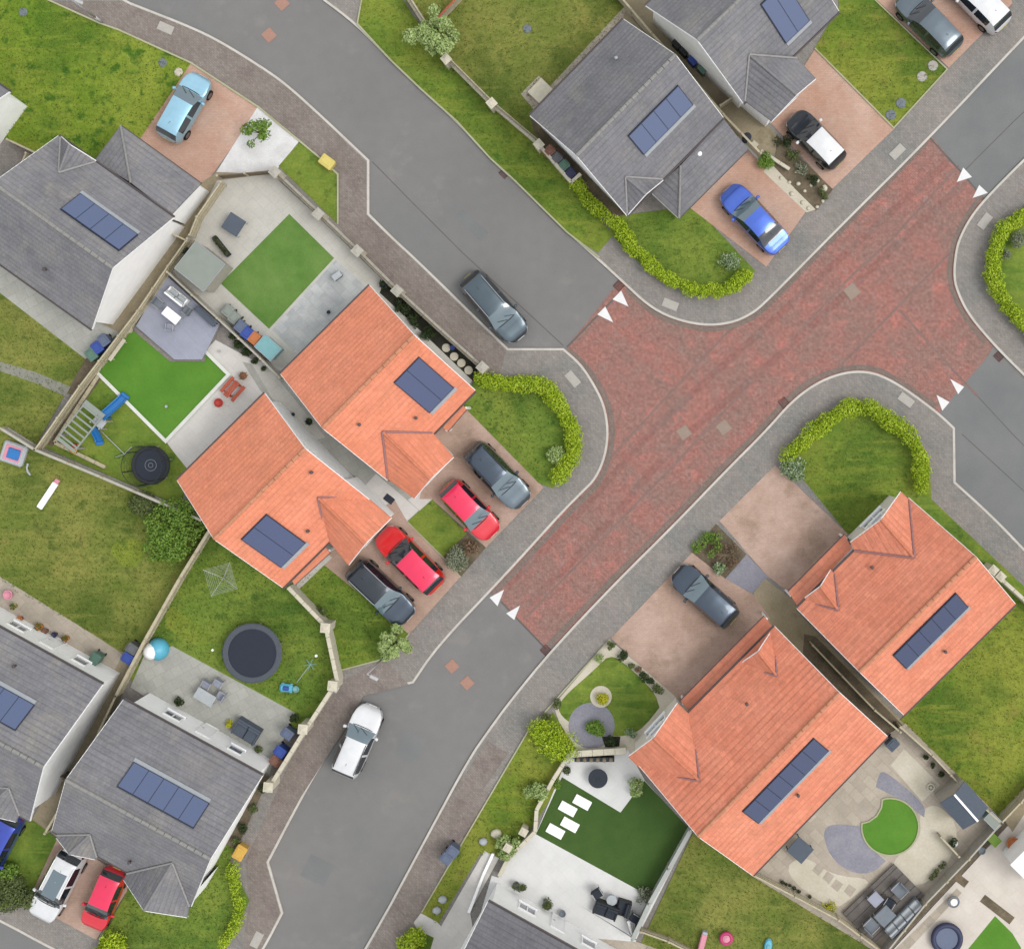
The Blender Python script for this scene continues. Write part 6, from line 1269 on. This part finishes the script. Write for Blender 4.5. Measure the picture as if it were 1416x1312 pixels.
t = T('side_table', 'pale round side table among the black sofas', 'table', 846, 1243, GZ, None, .45); k = MB(); k.lathe((0, 0, 0), [(.2, 0), (.05, .04), (.04, .42), (.3, .44), (.3, .47), (0, .47)], 20); L(k, 'tabletop', 'lgrey', t)
pot('grey pot with a plant on the left of the white patio', 714, 1223, .2, .35, 'grey_plastic', 'leaf_olive'); pot('twin potted plant against the white wall of the white patio', 757, 1250, .22, .35, 'grey_plastic', 'leaf_olive'); pot('grey pot at the foot of the white wall near the bottom', 778, 1262, .18, .3, 'mgrey'); pot('dark pot at the corner of the planter wall', 784, 1064, .2, .4, 'charcoal', 'leaf_olive')
for i, (x, y, l) in enumerate(((686, 1152, 'large pale boulder beside the verge'), (668, 1163, 'round white stone on the verge'), (612, 1243, 'white stone on the verge near the bottom path'), (604, 1258, 'small white stone next to the bottom path'))):
    k = MB(); k.lathe((0, 0, 0), [(.32, 0), (.36, .12), (.28, .26), (.12, .33), (0, .34)], 9); p = W(x, y, .2); k.v = [(v[0]*(.8+.3*((j*7) % 5)/5)*(.8 if i else 1)+p.x, v[1]*(.7+.3*((j*3) % 4)/4)*(.8 if i else 1)+p.y, v[2]+.1) for j, v in enumerate(k.v)]; tag(k.obj('boulder', M['stone' if i == 0 else 'lgrey'], smooth=True), l, 'rock', 'pale stones on the verge')
t = T('planter', 'dark trough planter along the top of the white patio', 'planter', 822, 1049, GZ, (1, 0), .5); k = MB(); k.box((0, 0, .3), (2.3, .24, .5)); L(k, 'trough', 'charcoal', t); k = MB(); [k.lathe((-.95+.38*i, 0, .5), [(.12, 0), (.13, .1), (.08, .2), (0, .22)], 8) for i in range(6)]; L(k, 'foliage', 'timber_dark', t)
# bottom lawn toys
t = T('toy_slide', 'pink slide toy at the bottom edge', 'toy', 971, 1302, GZ, (.25, -.95), .3); k = MB(); k.bbox((0, 0, .3), (1.1, .34, .12), 0, .05); L(k, 'chute', 'pink', t); k = MB(); k.bbox((.6, 0, .2), (.16, .3, .4), 0, .04); L(k, 'step', 'lgrey', t)
t = T('toy_pool', 'round pink and magenta toy on the bottom lawn', 'toy', 1004, 1296, GZ, None, .2); k = MB(); k.ring((0, 0, .16), .3, .11, 24, 8); L(k, 'inflated_ring', 'magenta', t, True); k = MB(); k.lathe((0, 0, .05), [(0, .1), (.18, .12), (.22, .2), (.1, .26), (0, .27)], 14); L(k, 'toy_seat', 'pink', t)
t = T('toy_kayak', 'teal pointed toy at the bottom edge', 'toy', 1062, 1306, GZ, (.15, -1), .2); k = MB(); k.lathe((0, 0, 0), [(.2, 0), (.26, .12), (.2, .22), (0, .25)], 16); k.v = [(v[0]*2.2*(1-.25*(v[0] > 0)), v[1]*.9, v[2]+.03) for v in k.v]; L(k, 'toy_body', 'sky_blue', t); k = MB(); k.bbox((-.1, 0, .28), (.4, .2, .06), 0, .03); L(k, 'toy_seat', 'teal', t)
# sandstone garden
t = T('decking', 'dark grey deck platform carrying the outdoor dining set', 'decking', 1222, 1250, .14, (.72, -.7), .4); k = MB(); k.box((0, 0, .2), (4.1, 2.5, .1)); L(k, 'deck_boards', 'deck_grey', t); k = MB(); [k.box((0, y, .265), (4.1, .02, .01)) for y in (-1, -.5, 0, .5, 1)]; L(k, 'board_gap', 'black', t)
on(.41, table, 'square grey table on the dark deck', 1222, 1263, 1.0, .85, (.72, -.7), 'mgrey'); on(.41, table, 'small lilac-grey table on the dark deck beside the planting', 1209, 1240, .7, .7, (.72, -.7), 'deck', .5)
on(.41, chair, 'grey armchair at the upper end of the dark deck', 1242, 1227, (-.7, .7), 'mgrey', 'chairs on the dark deck', .75); on(.41, chair, 'grey armchair at the lower end of the dark deck', 1203, 1276, (.7, -.7), 'mgrey', 'chairs on the dark deck', .7); on(.41, chair, 'dark chair in the middle of the dark deck', 1228, 1245, (-.5, .8), 'charcoal', 'chairs on the dark deck', .55)
on(.41, sofa, 'long white sofa along the fence side of the dark deck', 1248, 1266, 2.6, (.72, -.7), 'lgrey', .62, 'mgrey')
pot('pale ball ornament beside the shed', 1320, 1165, .14, .3, 'upvc')
for i, (x, y, l) in enumerate(((1312, 1062, 'leaf'),)): pass
t = T('garden_ornament', 'faint pale ring ornament on the cream gravel by the fence', 'ornament', 1287, 1088, GZ, None, .2); k = MB(); k.ring((0, 0, .1), .2, .05, 20, 8); k.cyl((0, 0, 0), (0, 0, .1), .08, .08, 10); L(k, 'ring', 'stone', t)
t = T('paddling_pool', 'round slate blue pool with a purple rim at the bottom right', 'paddling pool', 1309, 1297, GZ, None, .4); k = MB(); k.ring((0, 0, .3), .78, .16, 34, 10); L(k, 'rim', 'dark_blue', t, True); k = MB(); k.disc((0, 0, .34), .72, 30); L(k, 'water', 'blue_grey', t)
t = T('egg_chair', 'white hanging chair ring on the pale paving above the round pool', 'chair', 1319, 1247, GZ, None, .5); k = MB(); k.ring((0, 0, .3), .3, .05, 24, 8); L(k, 'frame', 'mgrey', t); k = MB(); k.lathe((0, 0, .15), [(0, 0), (.16, .03), (.2, .2), (.14, .24), (0, .2)], 14); L(k, 'seat', 'upvc', t)
t = T('garden_box', 'green storage box outside the corner of the fences', 'box', 1372, 1158, GZ, (.7, .7), .4); k = MB(); k.bbox((0, 0, .28), (.75, .5, .5), 0, .03); L(k, 'box', 'green_plastic', t); k = MB(); k.bbox((0, 0, .56), (.8, .55, .06), 0, .02); L(k, 'lid', 'leaf_mid', t)
pot('small grey pot outside the fence near the green storage box', 1357, 1175, .2, .3, 'mgrey'); pot('brown planter box at the right edge by the white roof', 1400, 1165, .35, .4, 'terracotta')
t = T('garden_room', 'white flat roofed garden room cut off by the right edge', 'shed', 1440, 1190, GZ, (.7, -.7), 2.2); k = MB(); k.box((0, 0, 1.1), (2.6, 2.2, 2.2)); L(k, 'wall', 'white', t); k = MB(); k.bbox((0, 0, 2.25), (2.8, 2.4, .1), 0, .03); L(k, 'roof', 'upvc', t); k = MB(); k.box((-.6, -1.11, 1.05), (.8, .04, 2)); L(k, 'door', 'pane', t)
t = T('step_box', 'cream step platform at the back wall of the grey house', 'step', 747, 126, .12, (.7, -.72), .3); k = MB(); k.bbox((0, 0, .15), (1.15, .95, .3), 0, .02); L(k, 'step', 'yellow' if False else 'stone', t)
for i, (x, y, l) in enumerate(((1275, 106, 'round stepping stone in the front lawn, second nearest the grey car'), (1290, 91, 'round stepping stone in the front lawn nearest the grey car'), (1232, 159, 'round stepping stone in the front lawn nearest the red driveway edge'), (1246, 143, 'round stepping stone in the front lawn, second from the red driveway edge'))):
    p = W(x, y, .15); k = MB(); k.lathe((p.x, p.y, .1), [(.3, 0), (.3, .07), (.27, .09), (0, .09)], 18); tag(k.obj('stepping_stone', M['cover_pale'] if i < 2 else M['mgrey']), l, 'stepping stone', 'round stepping stones in the lawn')
for i, (x, y, l) in enumerate(((617, 481, 'round pale stepping stone beside the roof, uppermost of four'), (628, 493, 'round pale stepping stone beside the roof, second from top'), (638, 502, 'round pale stepping stone beside the roof, third from top'), (648, 512, 'round pale stepping stone beside the roof, lowest of four'))):
    p = W(x, y, .15); k = MB(); k.lathe((p.x, p.y, .1), [(.25, 0), (.25, .1), (.22, .13), (0, .13)], 18); tag(k.obj('stepping_stone', M['stone']), l, 'stepping stone', 'round stepping stones beside the orange roof')
pot('small blue pot among the round stepping stones', 626, 481, .13, .25, 'blue'); pot('dark round planter on the pale path above the dark planting strip', 531, 394, .22, .35, 'charcoal', 'leaf_dark')
k = T('doormat', 'dark doormat on the pale path between the orange houses', 'doormat', 538, 690, .14, (.8, .62), .15); m_ = MB(); m_.bbox((0, 0, .015), (.6, .4, .03), 0, .01); L(m_, 'mat', 'charcoal', k)
pot('dark pot by the passage wall between the orange houses', 428, 583, .18, .35, 'charcoal', 'leaf_dark'); pot('tiny dark pot in the passage between the orange houses', 406, 573, .1, .25, 'charcoal'); pot('dark pot by the slabs next to the upper orange roof', 455, 432, .1, .2, 'charcoal'); 
pot('dark tub with a shrub in the corner behind the flat shed', 257, 346, .2, .4, 'charcoal', 'leaf_dark')
t = T('garden_chest', 'grey cushion box on the light grey slabs', 'box', 467, 382, GZ, (.8, -.6), .3); k = MB(); k.bbox((0, 0, .2), (.55, .32, .38), 0, .03); L(k, 'box', 'mgrey', t); k = MB(); k.bbox((0, 0, .41), (.58, .36, .05), 0, .02); L(k, 'lid', 'lgrey', t)
for i, (x, y, m, l) in enumerate(((32, 17, 'mgrey', 'grey round slab in the top left lawn corner'), (225, 87, 'mgrey', 'grey stone in the lawn near the light blue car, upper'), (247, 100, 'stone', 'pale stone in the lawn near the light blue car, lower'), (729, 40, 'mgrey', 'small grey drain cover in the lawn at the top'))):
    p = W(x, y, .13); k = MB(); k.lathe((p.x, p.y, .11), [(.26, 0), (.26, .04), (.22, .055), (0, .055)], 8); tag(k.obj('stone_slab', M[m]), l, 'stone')
RG = 'pale rocks in the bed between the red driveways'
for i, (x, y, r) in enumerate(((1140, 260, 9), (1101, 238, 5), (1104, 254, 6), (1122, 256, 5), (1131, 250, 5), (1113, 264, 5), (1095, 268, 7), (1110, 280, 6), (1138, 278, 5), (1130, 286, 5), (1092, 252, 5), (1080, 246, 5), (1118, 288, 5))):
    p = W(x, y, .2); k = MB(); rr = r*S*.5; k.lathe((0, 0, 0), [(rr, 0), (rr*1.05, rr*.4), (rr*.7, rr*.9), (0, rr)], 8); k.v = [(v[0]*(.8+.4*((j*7+i) % 5)/5)+p.x, v[1]*(.8+.4*((j*3+i) % 4)/4)+p.y, v[2]+.12) for j, v in enumerate(k.v)]
    tag(k.obj('rock', M['stone'], smooth=True), 'pale rock lying in the bed between the two red driveways', 'rock', RG)
t = T('garden_box', 'small pale concrete pad by the path beside the grey garage', 'box', 1043, 200, GZ, (.7, .7), .2); k = MB(); k.bbox((0, 0, .1), (.4, .3, .2), 0, .02); L(k, 'box', 'stone', t)
t = T('dome_light', 'round white dome light on the grey garage roof', 'dome light', 967, 212, 3.1, None, 3.2); k = MB(); k.lathe((0, 0, -.1), [(.17, 0), (.17, .14), (.12, .24), (0, .28)], 16); L(k, 'dome', 'upvc', t, True)
EXPO = 0.63
# ================================================================ CAMERA AND LIGHT
cam = bpy.data.cameras.new('camera'); co = bpy.data.objects.new('camera', cam); COL.objects.link(co)
co.location = (0, 0, H); co.rotation_euler = (0, 0, 0); cam.sensor_width = 36; cam.lens = 36*H/(1416*S); cam.shift_x = (708-NX)/1416; cam.shift_y = (NY-656)/1416; cam.clip_end = 3000; cam.clip_start = 1
scene.camera = co
w = bpy.data.worlds.new('World'); scene.world = w; w.use_nodes = True; nt = w.node_tree
bg = nt.nodes['Background']; sky = nt.nodes.new('ShaderNodeTexSky'); sky.sky_type = 'NISHITA'; sky.sun_disc = False
SUN_EL, SUN_AZ = R(58), R(100)     # azimuth clockwise from +Y (photo top)
sky.sun_elevation = SUN_EL; sky.sun_rotation = SUN_AZ; sky.dust_density = 6; sky.air_density = 1.0; sky.ozone_density = .6
hs = nt.nodes.new('ShaderNodeHueSaturation'); hs.inputs['Saturation'].default_value = .35; nt.links.new(sky.outputs[0], hs.inputs['Color'])
mx = nt.nodes.new('ShaderNodeMix'); mx.data_type = 'RGBA'; mx.inputs[0].default_value = .7; nt.links.new(hs.outputs[0], mx.inputs[6]); mx.inputs[7].default_value = (5.4, 5.5, 5.6, 1); nt.links.new(mx.outputs[2], bg.inputs['Color']); bg.inputs['Strength'].default_value = .15
sl = bpy.data.lights.new('sun', 'SUN'); sl.energy = .85; sl.angle = R(28); sl.color = (1, .97, .93)
so = bpy.data.objects.new('sun', sl); COL.objects.link(so)
d = Vector((sin(SUN_AZ)*cos(SUN_EL), cos(SUN_AZ)*cos(SUN_EL), sin(SUN_EL))); so.rotation_euler = d.to_track_quat('Z', 'Y').to_euler(); so.location = (60, -10, 70)
scene.view_settings.view_transform = 'Standard'; scene.view_settings.look = 'None'; scene.view_settings.gamma = 1; scene.view_settings.exposure = EXPO
scene.cycles.max_bounces = 5; scene.cycles.diffuse_bounces = 3; scene.cycles.glossy_bounces = 3; scene.cycles.transmission_bounces = 2; scene.cycles.caustics_reflective = False; scene.cycles.caustics_refractive = False
